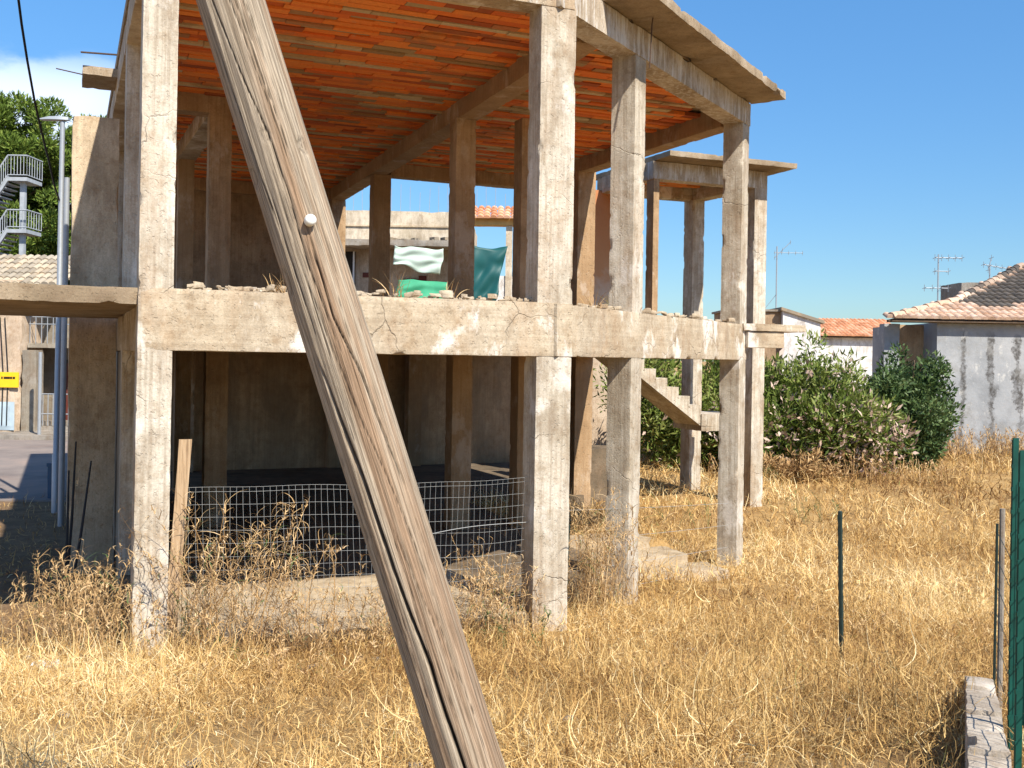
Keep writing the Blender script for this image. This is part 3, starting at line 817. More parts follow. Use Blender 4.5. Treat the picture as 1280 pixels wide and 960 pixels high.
for q in range(7):
    zz = -1.0 - q * .16
    tube(mb, [(p_.x - .03, p_.y, zz), (*fp(5.7, .01).xy, zz + .02 - .06), (*fp(5.05, .0).xy, zz + .12)], .0022, 3, 0, False)
mb.build('strand_wire', M['darkiron'], gf)

# ------------------------------------------------------------------ dry grass (stuff), weeds
slab_uv = [(-.12, -.05), (3.25, -.05), (5.15, 1.4), (5.2, 3.9), (5.4, 7.2), (7.6, 7.3), (7.6, 9.4), (8.8, 12.8), (-.12, 12.8)]
def inpoly_np(pl, x, y):
    c = np.zeros(len(x), bool); n = len(pl)
    for a_ in range(n):
        x1, y1 = pl[a_]; x2, y2 = pl[a_ - 1]
        if y1 == y2: continue
        m_ = ((y1 > y) != (y2 > y)) & (x < (x2 - x1) * (y - y1) / (y2 - y1) + x1)
        c ^= m_
    return c
def field(x, y, s, seed):
    rs = np.random.RandomState(seed); o = np.zeros_like(x)
    for q in range(7):
        a_ = rs.rand() * 6.28; f_ = s * rs.uniform(.5, 2.0)
        o += np.sin((x * math.cos(a_) + y * math.sin(a_)) * f_ + rs.rand() * 6.28)
    return o / 3.0
def keep(x, y):
    du, dv = x - A0.x, y - A0.y
    u_ = du * U.x + dv * U.y; v_ = du * V.x + dv * V.y
    m_ = ~inpoly_np(slab_uv, u_, v_)
    m_ &= ~((x < -5.8) & (y > 17.0))
    m_ &= ~((u_ > -.74) & (u_ < -.1) & (v_ > 4.2) & (v_ < 4.6))
    m_ &= ~((u_ > 5.0) & (u_ < 6.6 + .25 * np.sin(v_ * 9)) & (v_ > 2.15) & (v_ < 3.85) & (np.sin(x * 31.7 + y * 17.3) < .75))
    p_ = (x - (2.355 + (y - 5.0) * .43))
    m_ &= ~((p_ > -.16) & (p_ < .08) & (y < 6.4))
    return m_
def blade_geo(base, Ln, Wd, phi, th0, curl, twist, K, rnd, rs, phis=None):
    n = len(Ln)
    if phis is None: phis = rs.rand(n) * 6.28
    sv = np.stack([np.cos(phis), np.sin(phis), rs.uniform(-.4, .4, n)], 1)
    vs = np.zeros((n, K + 1, 2, 3)); p_ = base.copy(); th = th0.copy(); ph = phi.copy()
    for q in range(K + 1):
        t = q / K
        wd = Wd * (1 - t) ** .6 * .5 + Wd * .06
        vs[:, q, 0] = p_ - sv * wd[:, None]; vs[:, q, 1] = p_ + sv * wd[:, None]
        d = np.stack([np.sin(th) * np.cos(ph), np.sin(th) * np.sin(ph), np.cos(th)], 1)
        p_ = p_ + d * (Ln / K)[:, None]
        th = th + curl; ph = ph + twist
    o = (np.arange(n) * (K + 1) * 2)[:, None]
    q = np.arange(K)[None, :] * 2
    b_ = o + q
    quads = np.stack([b_, b_ + 1, b_ + 3, b_ + 2], -1).reshape(-1, 4)
    return vs.reshape(-1, 3), quads, np.repeat(rnd, (K + 1) * 2)
def make_grass(y0, y1, n, lmul, wmul, seed, lying, K=5, side=.18, hmin=-9):
    rs = np.random.RandomState(seed)
    # even cover per area inside the field of view (and a margin round it)
    y = np.sqrt(rs.uniform(y0 ** 2, y1 ** 2, n))
    x = rs.uniform(-.49 - side, .49 + side, n) * y
    # tufts
    m_ = rs.rand(n) < .6
    fx = np.floor(x / .22); fy = np.floor(y / .22)
    jx = np.sin(fx * 12.9 + fy * 78.2) * 437.5; jy = np.sin(fx * 39.3 + fy * 11.1) * 271.3
    cx_ = (fx + .5 + .35 * np.sin(jx)) * .22; cy_ = (fy + .5 + .35 * np.sin(jy)) * .22
    x = np.where(m_, cx_ + (x - cx_) * .42, x); y = np.where(m_, cy_ + (y - cy_) * .42, y)
    h = field(x, y, 1.1, 11) * .5 + field(x, y, 3.1, 12) * .5
    kp = keep(x, y) & (rs.rand(n) < np.clip(.75 + .4 * h, .3, 1))
    pat = field(x, y, 1.7, 29) < -.95
    kp &= ~(pat & (rs.rand(n) < .4))
    bare = ((x - .9 * y * .38) ** 2 / .6 + (y - 4.35) ** 2 / .12) < 1      # trodden earth by the wall
    kp &= ~(bare & (rs.rand(n) < .8))
    kp &= ~((x < -3.0 - .1 * (y - 8)) & (y > 8.5 + .3 * h) & (rs.rand(n) < .82))
    kp &= h > hmin
    x, y, h, m_ = x[kp], y[kp], h[kp], m_[kp]; n = len(x)
    ly = rs.rand(n) < lying
    Ln = rs.uniform(.09, .29, n) * lmul * np.clip(1 + .35 * h, .55, 1.6)
    for pu_, pv_, pr_ in ((0, 0, .55), (3.47, 0, .6), (4.9, 1.05, .5), (7.75, 3.17, .6)):
        pc = P(pu_, pv_); Ln = Ln * (1 - .55 * np.exp(-((x - pc.x - .1) ** 2 + (y - pc.y + .35) ** 2) / pr_ ** 2))
    shade = (x < -2.9 - .35 * (y - 7)) & (y > 7)
    Ln = np.where(shade, Ln * .55, Ln)
    Wd = rs.uniform(.0022, .0052, n) * wmul
    th0 = np.where(ly, rs.uniform(.9, 1.6, n), rs.uniform(.05, .75, n))
    curl = np.where(ly, rs.normal(0, .45, n), np.abs(rs.normal(.38, .25, n)))
    tw = rs.normal(0, .6, n)
    z = gh(x, y) - .015 + np.where(ly, rs.uniform(.02, .16, n) * lmul, 0)
    rnd = np.clip(.43 + .22 * h + .24 * field(x, y, .7, 19) + rs.normal(0, .27, n), 0, .96)
    rnd = np.where(rs.rand(n) < .006, 1.0, rnd)
    return blade_geo(np.stack([x, y, z], 1), Ln, Wd, rs.rand(n) * 6.28, th0, curl, tw, K, rnd, rs)
parts = [make_grass(2.6, 6.5, 70000, 1.0, 1.0, 1, .55, 6, .2),
         make_grass(6.5, 10.5, 82000, 1.1, 1.3, 2, .5, 5, .16),
         make_grass(10.5, 17, 66000, 1.3, 2.1, 3, .40, 4, .12),
         make_grass(3.2, 6.5, 9000, 1.75, 1.25, 7, .25, 8, .2, .25), make_grass(6.5, 11, 13000, 1.7, 1.6, 8, .2, 8, .16, .1),
         make_grass(17, 30, 52000, 1.6, 3.6, 4, .25, 4, .10)]
vo = 0; Vs, Qs, Rn = [], [], []
for v_, q_, r_ in parts:
    Vs.append(v_); Qs.append(q_ + vo); Rn.append(r_); vo += len(v_)
gobj = npmesh('dry_grass', np.concatenate(Vs), np.concatenate(Qs), M['grass'], None, np.concatenate(Rn))
tag(gobj, 'tangled dry golden straw grass covering the lot', 'grass', kind='stuff')

def weed_cluster(name, spots, mat, label, cat, seed, hmin=.5, hmax=1.0, br=16, green=.05, wd=.006):
    """Tall branching dry weeds: stems, drooping side leaves and seed heads, all one tangle."""
    rs = np.random.RandomState(seed); parts = []
    for (x0, y0, rad, cnt, hm) in spots:
        for s in range(cnt):
            a_ = rs.rand() * 6.28; d = rad * math.sqrt(rs.rand())
            x, y = x0 + d * math.cos(a_), y0 + d * math.sin(a_)
            H = rs.uniform(hmin, hmax) * hm; K = 7
            ph = np.array([rs.rand() * 6.28]); th = np.array([rs.uniform(.0, .35)]); cu = np.array([rs.normal(.07, .06)]); tw = np.array([rs.normal(0, .25)])
            base = np.array([[x, y, g1(x, y) - .02]])
            rn = np.array([np.clip(rs.normal(.55, .2), 0, .92)])
            parts.append(blade_geo(base, np.array([H]), np.array([wd * 1.3]), ph, th, cu, tw, K, rn, rs))
            # centre line of the stem
            pts = [base[0]]; t_, p_ = th[0], ph[0]
            for q in range(K):
                pts.append(pts[-1] + np.array([math.sin(t_) * math.cos(p_), math.sin(t_) * math.sin(p_), math.cos(t_)]) * H / K); t_ += cu[0]; p_ += tw[0]
            pts = np.array(pts)
            nb = int(br * rs.uniform(.7, 1.3))
            f_ = rs.uniform(.22, 1.0, nb) * K; i0 = np.minimum(f_.astype(int), K - 1); fr_ = (f_ - i0)[:, None]
            bp = pts[i0] * (1 - fr_) + pts[i0 + 1] * fr_
            parts.append(blade_geo(bp, rs.uniform(.06, .24, nb) * hm, rs.uniform(.003, .009, nb) * wd / .006, rs.rand(nb) * 6.28, rs.uniform(.3, 1.2, nb), rs.uniform(.1, .6, nb),
                                   rs.normal(0, .5, nb), 6, np.where(rs.rand(nb) < green, 1.0, np.clip(rs.normal(.6, .2, nb), 0, .92)), rs))
            if rs.rand() < .55:   # seed head: a burst of short bits
                m_ = 12; tp = np.repeat(pts[-1][None], m_, 0) - (pts[-1] - pts[-2])[None] * rs.rand(m_)[:, None] * 1.1
                parts.append(blade_geo(tp, rs.uniform(.02, .055, m_), rs.uniform(.006, .012, m_) * wd / .006, rs.rand(m_) * 6.28, rs.uniform(.1, 1.3, m_), rs.uniform(0, .5, m_),
                                       rs.normal(0, .2, m_), 3, np.clip(rs.normal(.75, .15, m_), 0, .93), rs))
    vo = 0; Vs, Qs, Rn = [], [], []
    for v_, q_, r_ in parts:
        Vs.append(v_); Qs.append(q_ + vo); Rn.append(r_); vo += len(v_)
    o = npmesh(name, np.concatenate(Vs), np.concatenate(Qs), M[mat], None, np.concatenate(Rn))
    return tag(o, label, cat, kind='stuff')
def pu(u_, v_): p_ = P(u_, v_); return p_.x, p_.y
weed_cluster('dry_weeds', [(*pu(.55, -.3), .42, 70, 1.4), (*pu(1.25, -.25), .4, 34, 1.0), (*pu(1.9, -.2), .35, 26, .7), (*pu(2.7, -.25), .5, 60, .85), (*pu(3.05, .1), .25, 26, .9), (*pu(.25, -.7), .3, 26, .6), (*pu(1.4, -.7), .8, 60, .5), (1.0, 6.6, .5, 14, .35), (2.6, 5.6, .5, 14, .3), (-1.6, 6.6, .6, 26, .4), (3.3, 9.6, 1.2, 30, .5)],
             'weed', 'tall tangled dry weeds in front of the wire mesh', 'weeds', 21)
weed_cluster('dry_weeds', [(*pu(-.45, .1), .35, 50, .95), (*pu(-.75, .7), .4, 34, .85), (*pu(-.35, -.5), .35, 30, .7), (*pu(-1.2, .3), .45, 26, .55)], 'weed',
             'brown dry weeds at the left of the leftmost pillar', 'weeds', 22)
weed_cluster('dry_weeds', [(*pu(3.95, .15), .28, 50, 1.45), (*pu(4.35, .45), .3, 36, 1.2), (*pu(4.75, 2.6), .3, 14, .8), (*pu(5.3, 4.6), .5, 14, .7), (*pu(7.15, 3.3), .3, 14, .7), (*pu(9.0, 6.0), .8, 26, .8)], 'weed',
             'tall dry weeds right of the wide front pillar', 'weeds', 23)
weed_cluster('green_weeds', [(*pu(2.9, -.6), .3, 9, .55), (*pu(.25, -.25), .15, 7, .9), (*pu(.35, -.9), .2, 5, .4), (5.3, 18.5, .8, 14, .9), (2.9, 17.5, .5, 9, .9), (5.2, 22, .6, 10, 1.0)], 'greenweed',
             'patchy green weeds among the straw', 'weeds', 24, .3, .7, 12, 0)
# tall straw at the foot of the shed and hedge
weed_cluster('tall_straw', [(x_, 26.6 + .3 * math.sin(x_ * 3), .5, 46, 1.0) for x_ in np.arange(10.0, 15.5, .55)] + [(x_, 22.6, .4, 22, .75) for x_ in np.arange(4.6, 10, .5)],
             'weed', 'tall tawny straw along the foot of the shed and hedge', 'weeds', 25, .5, .95, 5, .03, .014)

# ------------------------------------------------------------------ shrubs and trees
def leaves(pts, dirs, Ln, Wd, rnd, rs):
    n = len(pts)
    d = dirs / np.linalg.norm(dirs, axis=1)[:, None]
    s_ = np.cross(d, rs.normal(size=(n, 3))); s_ /= np.linalg.norm(s_, axis=1)[:, None]
    up = np.cross(s_, d)
    mid = pts + d * (Ln * .45)[:, None] + up * (Ln * .08)[:, None]
    v_ = np.stack([pts, mid + s_ * (Wd / 2)[:, None], pts + d * Ln[:, None], mid - s_ * (Wd / 2)[:, None]], 1).reshape(-1, 3)
    q_ = np.arange(n * 4).reshape(-1, 4)
    return v_, q_, np.repeat(rnd, 4)
def shrub(name, base, w_, d_, h_, n, Ln, Wd, mat, label, cat, seed, group=None, flower=0.0, shape='bush', stems=14):
    rs = np.random.RandomState(seed)
    root = empty(name, base, label, cat, group)
    sm = MB(); P_, D_ = [], []
    tips = []
    for s in range(stems):
        a_ = rs.rand() * 6.28; q = math.sqrt(rs.rand())
        tip = Vector((math.cos(a_) * q * w_ / 2, math.sin(a_) * q * d_ / 2, h_ * (1 - .45 * q * q) * rs.uniform(.72, 1.0)))
        b_ = Vector((tip.x * .25, tip.y * .25, -.1)); m_ = b_.lerp(tip, .5) + Vector((rs.normal() * .08, rs.normal() * .08, .1 * h_))
        pts = [b_ * (1 - t) ** 2 + m_ * 2 * t * (1 - t) + tip * t * t for t in np.linspace(0, 1, 7)]
        tube(sm, [Vector(base) + p_ for p_ in pts], [.03 * (1 - .12 * i_) * h_ / 2.5 for i_ in range(7)], 5)
        tips.append((pts, tip))
    per = n // stems
    for pts, tip in tips:
        # clumps along the upper stem
        nc = 11
        for c_ in range(nc):
            t = rs.uniform(.18, 1.0) * 6; i_ = min(int(t), 5); c0 = pts[i_].lerp(pts[i_ + 1], t - i_)
            off = rs.normal(size=3) * np.array([.16 * w_, .16 * d_, .10 * h_]) * .8
            c0 = np.array(c0) + off; c0[2] = max(c0[2], .08)
            m_ = per // nc
            rad = rs.uniform(.10, .20) * min(w_, h_)
            dd_ = rs.normal(size=(m_, 3)); dd_ /= np.linalg.norm(dd_, axis=1)[:, None]
            pp = c0 + dd_ * (rad * rs.rand(m_) ** .5)[:, None]
            P_.append(pp); D_.append(dd_ * .7 + rs.normal(size=(m_, 3)) * .5 + np.array([0, 0, .45]))
    pp = np.concatenate(P_); dd_ = np.concatenate(D_); n = len(pp)
    pp[:, 2] = np.maximum(pp[:, 2], .03)
    rnd = np.clip(rs.normal(.5, .16, n) + .28 * np.sin(pp[:, 0] * 3.1 + pp[:, 2] * 2.3) * np.sin(pp[:, 1] * 2.9 - pp[:, 2] * 3.7), 0, .86)
    low_ = pp[:, 2] / h_
    fl = rs.rand(n) < flower * np.clip(1.6 - low_ * 1.5, .15, 1.5)
    rnd = np.where(fl, rs.uniform(.9, 1, n), rnd)
    v_, q_, r_ = leaves(pp + np.array(base), dd_, rs.uniform(.5, 1.35, n) * Ln, np.where(fl, 1.8, 1.0) * rs.uniform(.8, 1.2, n) * Wd, rnd, rs)
    npmesh('foliage', v_, q_, M[mat], root, r_)
    sm.build('stems', M['bark'], root, 180)
    return root
HG = 'oleander bushes in the hedge behind the lot'
shrub('oleander_bush', (4.3, 24.6, g1(4.3, 24.6)), 3.6, 2.4, 3.0, 22000, .19, .046, 'oleander', 'green oleander bush seen between the right hand pillars', 'shrub', 31, HG, .03, stems=22)
shrub('oleander_bush', (6.75, 24.2, g1(6.75, 24.2)), 2.9, 2.2, 2.75, 30000, .19, .046, 'oleander', 'broad oleander bush with pale dry flowers right of the end pillar', 'shrub', 32, HG, .13, stems=26)
shrub('oleander_bush', (7.75, 23.9, g1(7.75, 23.9)), 1.9, 1.7, 2.2, 20000, .17, .042, 'oleander', 'low straggling oleander bush with many dead flower heads before the dark shrub', 'shrub', 33, HG, .28, stems=16)
shrub('round_shrub', (9.28, 25.0, g1(9.28, 25.0)), 2.15, 2.0, 2.75, 34000, .14, .055, 'darkshrub', 'dense dark green round shrub against the corner of the whitewashed shed', 'shrub', 34, None, .02, stems=30)
shrub('dry_bush', (5.9, 22.9, g1(5.9, 22.9)), 2.6, 1.2, .62, 3000, .16, .03, 'weed', 'brown half dead scrub at the foot of the oleander hedge', 'shrub', 35, None, 0, stems=14)

def pine(base, h, cw, seed, label, n=26000):
    rs = np.random.RandomState(seed)
    root = empty('pine_tree', base, label, 'tree', 'pine trees behind the street')
    base = Vector(base); tm = MB()
    lean = Vector((rs.normal() * .4, 0, 0))
    tr = [base + Z * (-.3) + lean * 0, base + Z * h * .3 + lean * .5, base + Z * h * .62 + lean, base + Z * h * .85 + lean * 1.3]
    tube(tm, tr, [.32, .26, .18, .08], 8)
    P_, D_ = [], []
    nb = 60
    for b_ in range(nb):
        t = rs.uniform(.30, 1.0)
        a_ = rs.rand() * 6.28; rad = cw / 2 * math.sqrt(max(.03, 1 - ((t - .55) / .50) ** 2)) * rs.uniform(.45, 1.0)
        c0 = base + Z * h * t * .96 + lean * t + Vector((math.cos(a_) * rad, math.sin(a_) * rad * .9, 0))
        s0 = base + Z * h * max(.25, t - .16) + lean * t
        tube(tm, [s0, s0.lerp(c0, .55) + Z * .15, c0], [.09, .06, .025], 5)
        m_ = n // nb; cr = rs.uniform(.75, 1.35) * cw / 8
        sub = 14
        for q in range(sub):
            cc = np.array(c0) + rs.normal(size=3) * cr * np.array([.55, .55, .36])
            k_ = m_ // sub
            dd_ = rs.normal(size=(k_, 3)); dd_ /= np.linalg.norm(dd_, axis=1)[:, None]
            P_.append(cc + dd_ * (cr * .36 * rs.rand(k_) ** .35)[:, None] * np.array([1, 1, .75])); D_.append(dd_ + rs.normal(size=(k_, 3)) * .4 + np.array([0, 0, .6]))
    pp = np.concatenate(P_); dd_ = np.concatenate(D_); n = len(pp)
    v_, q_, r_ = leaves(pp, dd_, rs.uniform(.18, .34, n), rs.uniform(.055, .10, n), np.clip(rs.normal(.5, .22, n), 0, 1), rs)
    npmesh('crown', v_, q_, M['pine'], root, r_)
    tm.build('trunk', M['bark'], root, 60)
pine((-25.6, 52, -2.5), 14.7, 10.0, 41, 'tall broad pine tree at the left edge behind the white outdoor stairs', 150000)
pine((-22.4, 55, -2.5), 14.3, 8.5, 42, 'dark pine tree with rounded crown behind the street lamp', 110000)
pine((-30.5, 57, -2.5), 15.0, 9.0, 43, 'pine tree standing farther left behind the other pines', 16000)
pine((-19.8, 58, -2.5), 10.5, 6.0, 44, 'shorter pine tree low behind the plastered flank wall', 14000)

# ------------------------------------------------------------------ tiled roofs
def tile_field(mb, o, along, up, ncol, nrow, pitch, rowl, clip, colr, seed, seg=5, rad=None):
    rs = random.Random(seed); nrm = along.cross(up).normalized()
    if nrm.z < 0: nrm = -nrm
    rad = rad or pitch * .52
    for c in range(ncol):
        for r_ in range(nrow):
            ctr = o + along * (pitch * (c + .5)) + up * (rowl * r_)
            if not clip(ctr): continue
            jt = along * rs.uniform(-.012, .012); lift = rs.uniform(0, .012)
            a_ = colr(ctr, rs); vs = []; fs = []
            for e, (du, hh, rr_) in enumerate(((-.04 * rowl, .020 + lift, rad * 1.06), (rowl * 1.02, .0, rad * .9))):
                for s in range(seg + 1):
                    t = math.pi * s / seg
                    vs.append(ctr + jt + up * du + along * (rr_ * math.cos(t)) + nrm * (rr_ * .85 * math.sin(t) + hh))
            for s in range(seg): fs.append((s, s + 1, seg + 2 + s, seg + 1 + s))
            fs.append(tuple(range(seg + 1))[::-1])
            mb.add(vs, fs, a_)

# shed on the right
SY = 28.0
gz = g1(12, SY)
shed = empty('whitewashed_shed', (12.5, SY, gz), 'low stained whitewashed shed with clay tiled hipped roof at the right', 'house')
EZ = 1.12
mb = MB(); rough(mb, (11.35, SY, gz - .4), (6.6, 0, 0), (0, 5, 0), (0, 0, EZ - gz + .4), .3, .012, .02); mb.build('wall', M['shedwall'], shed, 38)
mb = MB(); rough(mb, (10.05, SY + .3, gz - .4), (.42, 0, 0), (0, .4, 0), (0, 0, EZ - gz + .36), .2, .01, .02)
mb.build('porch_pier', M['shedwall'], shed, 38)
mb = MB(); rough(mb, (10.3, SY + .9, gz - .4), (1.05, 0, 0), (0, .3, 0), (0, 0, EZ - gz + .36), .3, .01, .02); mb.build('porch_wall', M['soot'], shed, 38)
mb = MB(); box(mb, (10.0, SY - .16, EZ - .02), (7.98, 0, 0), (0, .16, 0), (0, 0, .07)); mb.build('eave_board', M['bark'], shed)
upv = Vector((0, math.cos(R(20)), math.sin(R(20))))
hipx = lambda y_: 9.98 + float(np.interp(y_ - (SY - .3), (0, 1.5, 4.4, 9), (0, 2.35, 5.2, 9.4)))
mb = MB()
def shedcol(p_, rs):
    edge = hipx(p_.y)
    d = (p_.y - (SY - .3)) + .35 * noise.noise(p_ * .9) + .25 * noise.noise(p_ * 2.3)
    lightrow = d < 1.0 + max(0, (12.6 - p_.x)) * .6 or (p_.x - edge) < .35
    return rs.uniform(.05, .48) if lightrow else rs.uniform(.6, 1.0)
tile_field(mb, Vector((9.9, SY - .30, EZ + .06)), Vector((1, 0, 0)), upv, 40, 16, .205, .36, lambda p_: p_.x > hipx(p_.y), shedcol, 3)
shroof = mb.build('roof', M['tiles'], shed, 50, True)
mb = MB(); rs = random.Random(4)
for q in range(20):   # hip cap tiles
    y_ = SY - .25 + q * .26; c = Vector((hipx(y_), y_, EZ + .06 + (y_ - SY + .3) * math.tan(R(20)) + .03))
    dirv = Vector(((hipx(y_ + .1) - hipx(y_)) * 10, 1, math.tan(R(20)))).normalized()
    s_ = dirv.cross(Z).normalized(); nr = s_.cross(dirv)
    if nr.z < 0: nr = -nr
    vs = []
    for du, rr_ in ((-.05, .125), (.50, .105)):
        for s in range(7):
            t = math.pi * s / 6; vs.append(c + dirv * du + s_ * rr_ * math.cos(t) + nr * (rr_ * math.sin(t) + (.02 if du < 0 else 0)))
    mb.add(vs, [(s, s + 1, 8 + s, 7 + s) for s in range(6)] + [tuple(range(7))[::-1]], rs.uniform(.1, .48) if q < 8 else rs.uniform(.5, .7))
mb.build('ridge_tiles', M['tiles'], shroof, 50, True)
mb = MB()
vs = [(9.95, SY - .28, EZ + .045), (17.98, SY - .28, EZ + .045), (17.98, SY + 4.9, EZ + .045 + 5.18 * math.tan(R(20))), (hipx(SY + 4.9) + .1, SY + 4.9, EZ + .045 + 5.18 * math.tan(R(20))), (hipx(SY + 1.2) + .05, SY + 1.2, EZ + .045 + 1.48 * math.tan(R(20)))]
vs2 = [Vector(p_) - Z * .05 for p_ in vs]
mb.add(vs + vs2, [(0, 1, 2, 3, 4), (9, 8, 7, 6, 5)] + [(q, q + 5, (q + 1) % 5 + 5, (q + 1) % 5) for q in range(5)]); mb.build('roof_deck', M['bark'], shed)
mb = MB(); rough(mb, (14.25, 33.3, -.5), (1.75, 0, 0), (0, 1.6, 0), (0, 0, 3.12), .2, .01, .03)
mb.build('parapet_block', M['greystone'], shed, 38)

# far houses
def far_house_1():
    Yh = 46; s_ = Yh / F
    r_ = empty('white_house', (11.8, Yh, -2.4), 'small white house with dark flat annexe and slanted roof edge beyond the hedge', 'house')
    mb = MB(); x0, x1 = at(985, 0, Yh).x, at(1032, 0, Yh).x
    zt0, zt1 = at(985, 388, Yh).z, at(1032, 404, Yh).z
    pl = [(x0, zt0), (x1, zt1), (x1, -2.6), (x0, -2.6)]
    vs = [(x, Yh, z) for x, z in pl] + [(x, Yh + 5, z) for x, z in pl]
    mb.add(vs, [(3, 2, 1, 0), (4, 5, 6, 7), (0, 1, 5, 4), (1, 2, 6, 5), (2, 3, 7, 6), (3, 0, 4, 7)]); mb.build('wall', M['white'], r_)
    mb = MB(); a_, b_ = Vector((x0 - .1, Yh - .12, zt0)), Vector((x1 + .15, Yh - .12, zt1 - .03))
    box(mb, a_, b_ - a_, (0, 5.3, 0), (0, 0, .14)); mb.build('roof', M['greytiles'], r_)
    mb = MB(); rough(mb, (x0 - 2.3, Yh + .3, -2.6), (2.28, 0, 0), (0, 3.5, 0), (0, 0, at(965, 389, Yh).z + 2.6), .3, .01, .02); anx = mb.build('annexe_wall', M['wallbrown'], r_)
    mb = MB(); box(mb, (x0 - 2.4, Yh + .2, at(965, 389, Yh).z), (2.38, 0, 0), (0, 3.7, 0), (0, 0, .09)); mb.build('annexe_roof', M['greystone'], anx)
far_house_1()
def far_house_2():
    Yh = 52
    r_ = empty('white_house', (17, Yh, -2.4), 'white house with orange tiled roof left of the whitewashed shed', 'house')
    x0, x1 = at(1020, 0, Yh).x, at(1135, 0, Yh).x; zt_ = at(1070, 421, Yh).z
    mb = MB(); rough(mb, (x0, Yh, -2.6), (x1 - x0, 0, 0), (0, 5, 0), (0, 0, zt_ + 2.6), .5, .01, .02); mb.build('wall', M['white'], r_)
    mb = MB()
    tile_field(mb, Vector((x0 - .2, Yh - .35, zt_)), Vector((1, 0, 0)), Vector((0, math.cos(R(15)), math.sin(R(15)))), 24, 9, .21, .42, lambda p_: True, lambda p_, rs: rs.random(), 9, 4)
    mb.build('roof', M['orangetiles'], r_, 50, True)
    mb = MB(); box(mb, (x0 - .2, Yh - .3, zt_ - .06), (x1 - x0 + .4, 0, 0), (0, 3.9, 1.02), (0, 0, .05)); mb.build('roof_deck', M['bark'], r_)
far_house_2()
def antenna(px, ytop, ybot, Yd, boom, label, arms):
    t, b = at(px, ytop, Yd), at(px, ybot, Yd); t.x = b.x
    mb = MB(); tube(mb, [b - Z * .3, t], .03 if Yd > 40 else .02, 6)
    for (z_, x0, x1, n, tilt) in arms:
        c = t + Z * z_
        tube(mb, [c + Vector((x0, 0, -tilt)), c + Vector((x1, 0, tilt))], .014, 5)
        for q in range(n):
            f_ = q / max(1, n - 1); p_ = c + Vector((x0 + (x1 - x0) * f_, 0, -tilt + 2 * tilt * f_))
            tube(mb, [p_ - Vector((.05, .28, 0)), p_ + Vector((.05, .28, 0))], .009, 4)
            tube(mb, [p_ - Z * .10, p_ + Z * .10], .009, 4)
    return tag(mb.build('antenna', M['galv']), label, 'antenna')
antenna(970, 308, 390, 47, 1, 'tall television antenna with slanted dish arm above the white house', [(-.28, -.1, 1.15, 5, .0), (-.15, -.1, .6, 3, .35), (-2.6, -.7, .0, 2, .45)])
antenna(1172, 318, 385, 31, 1, 'thin television antenna with two cross arms over the tiled shed roof', [(-.1, -.1, .7, 5, 0), (-1.0, -.4, .3, 4, 0), (-.5, -.1, .3, 2, 0)])
antenna(1237, 330, 348, 34, 1, 'small television antenna on the grey parapet block', [(-.1, -.2, .8, 6, -.08), (.0, -.05, .05, 2, .2)])

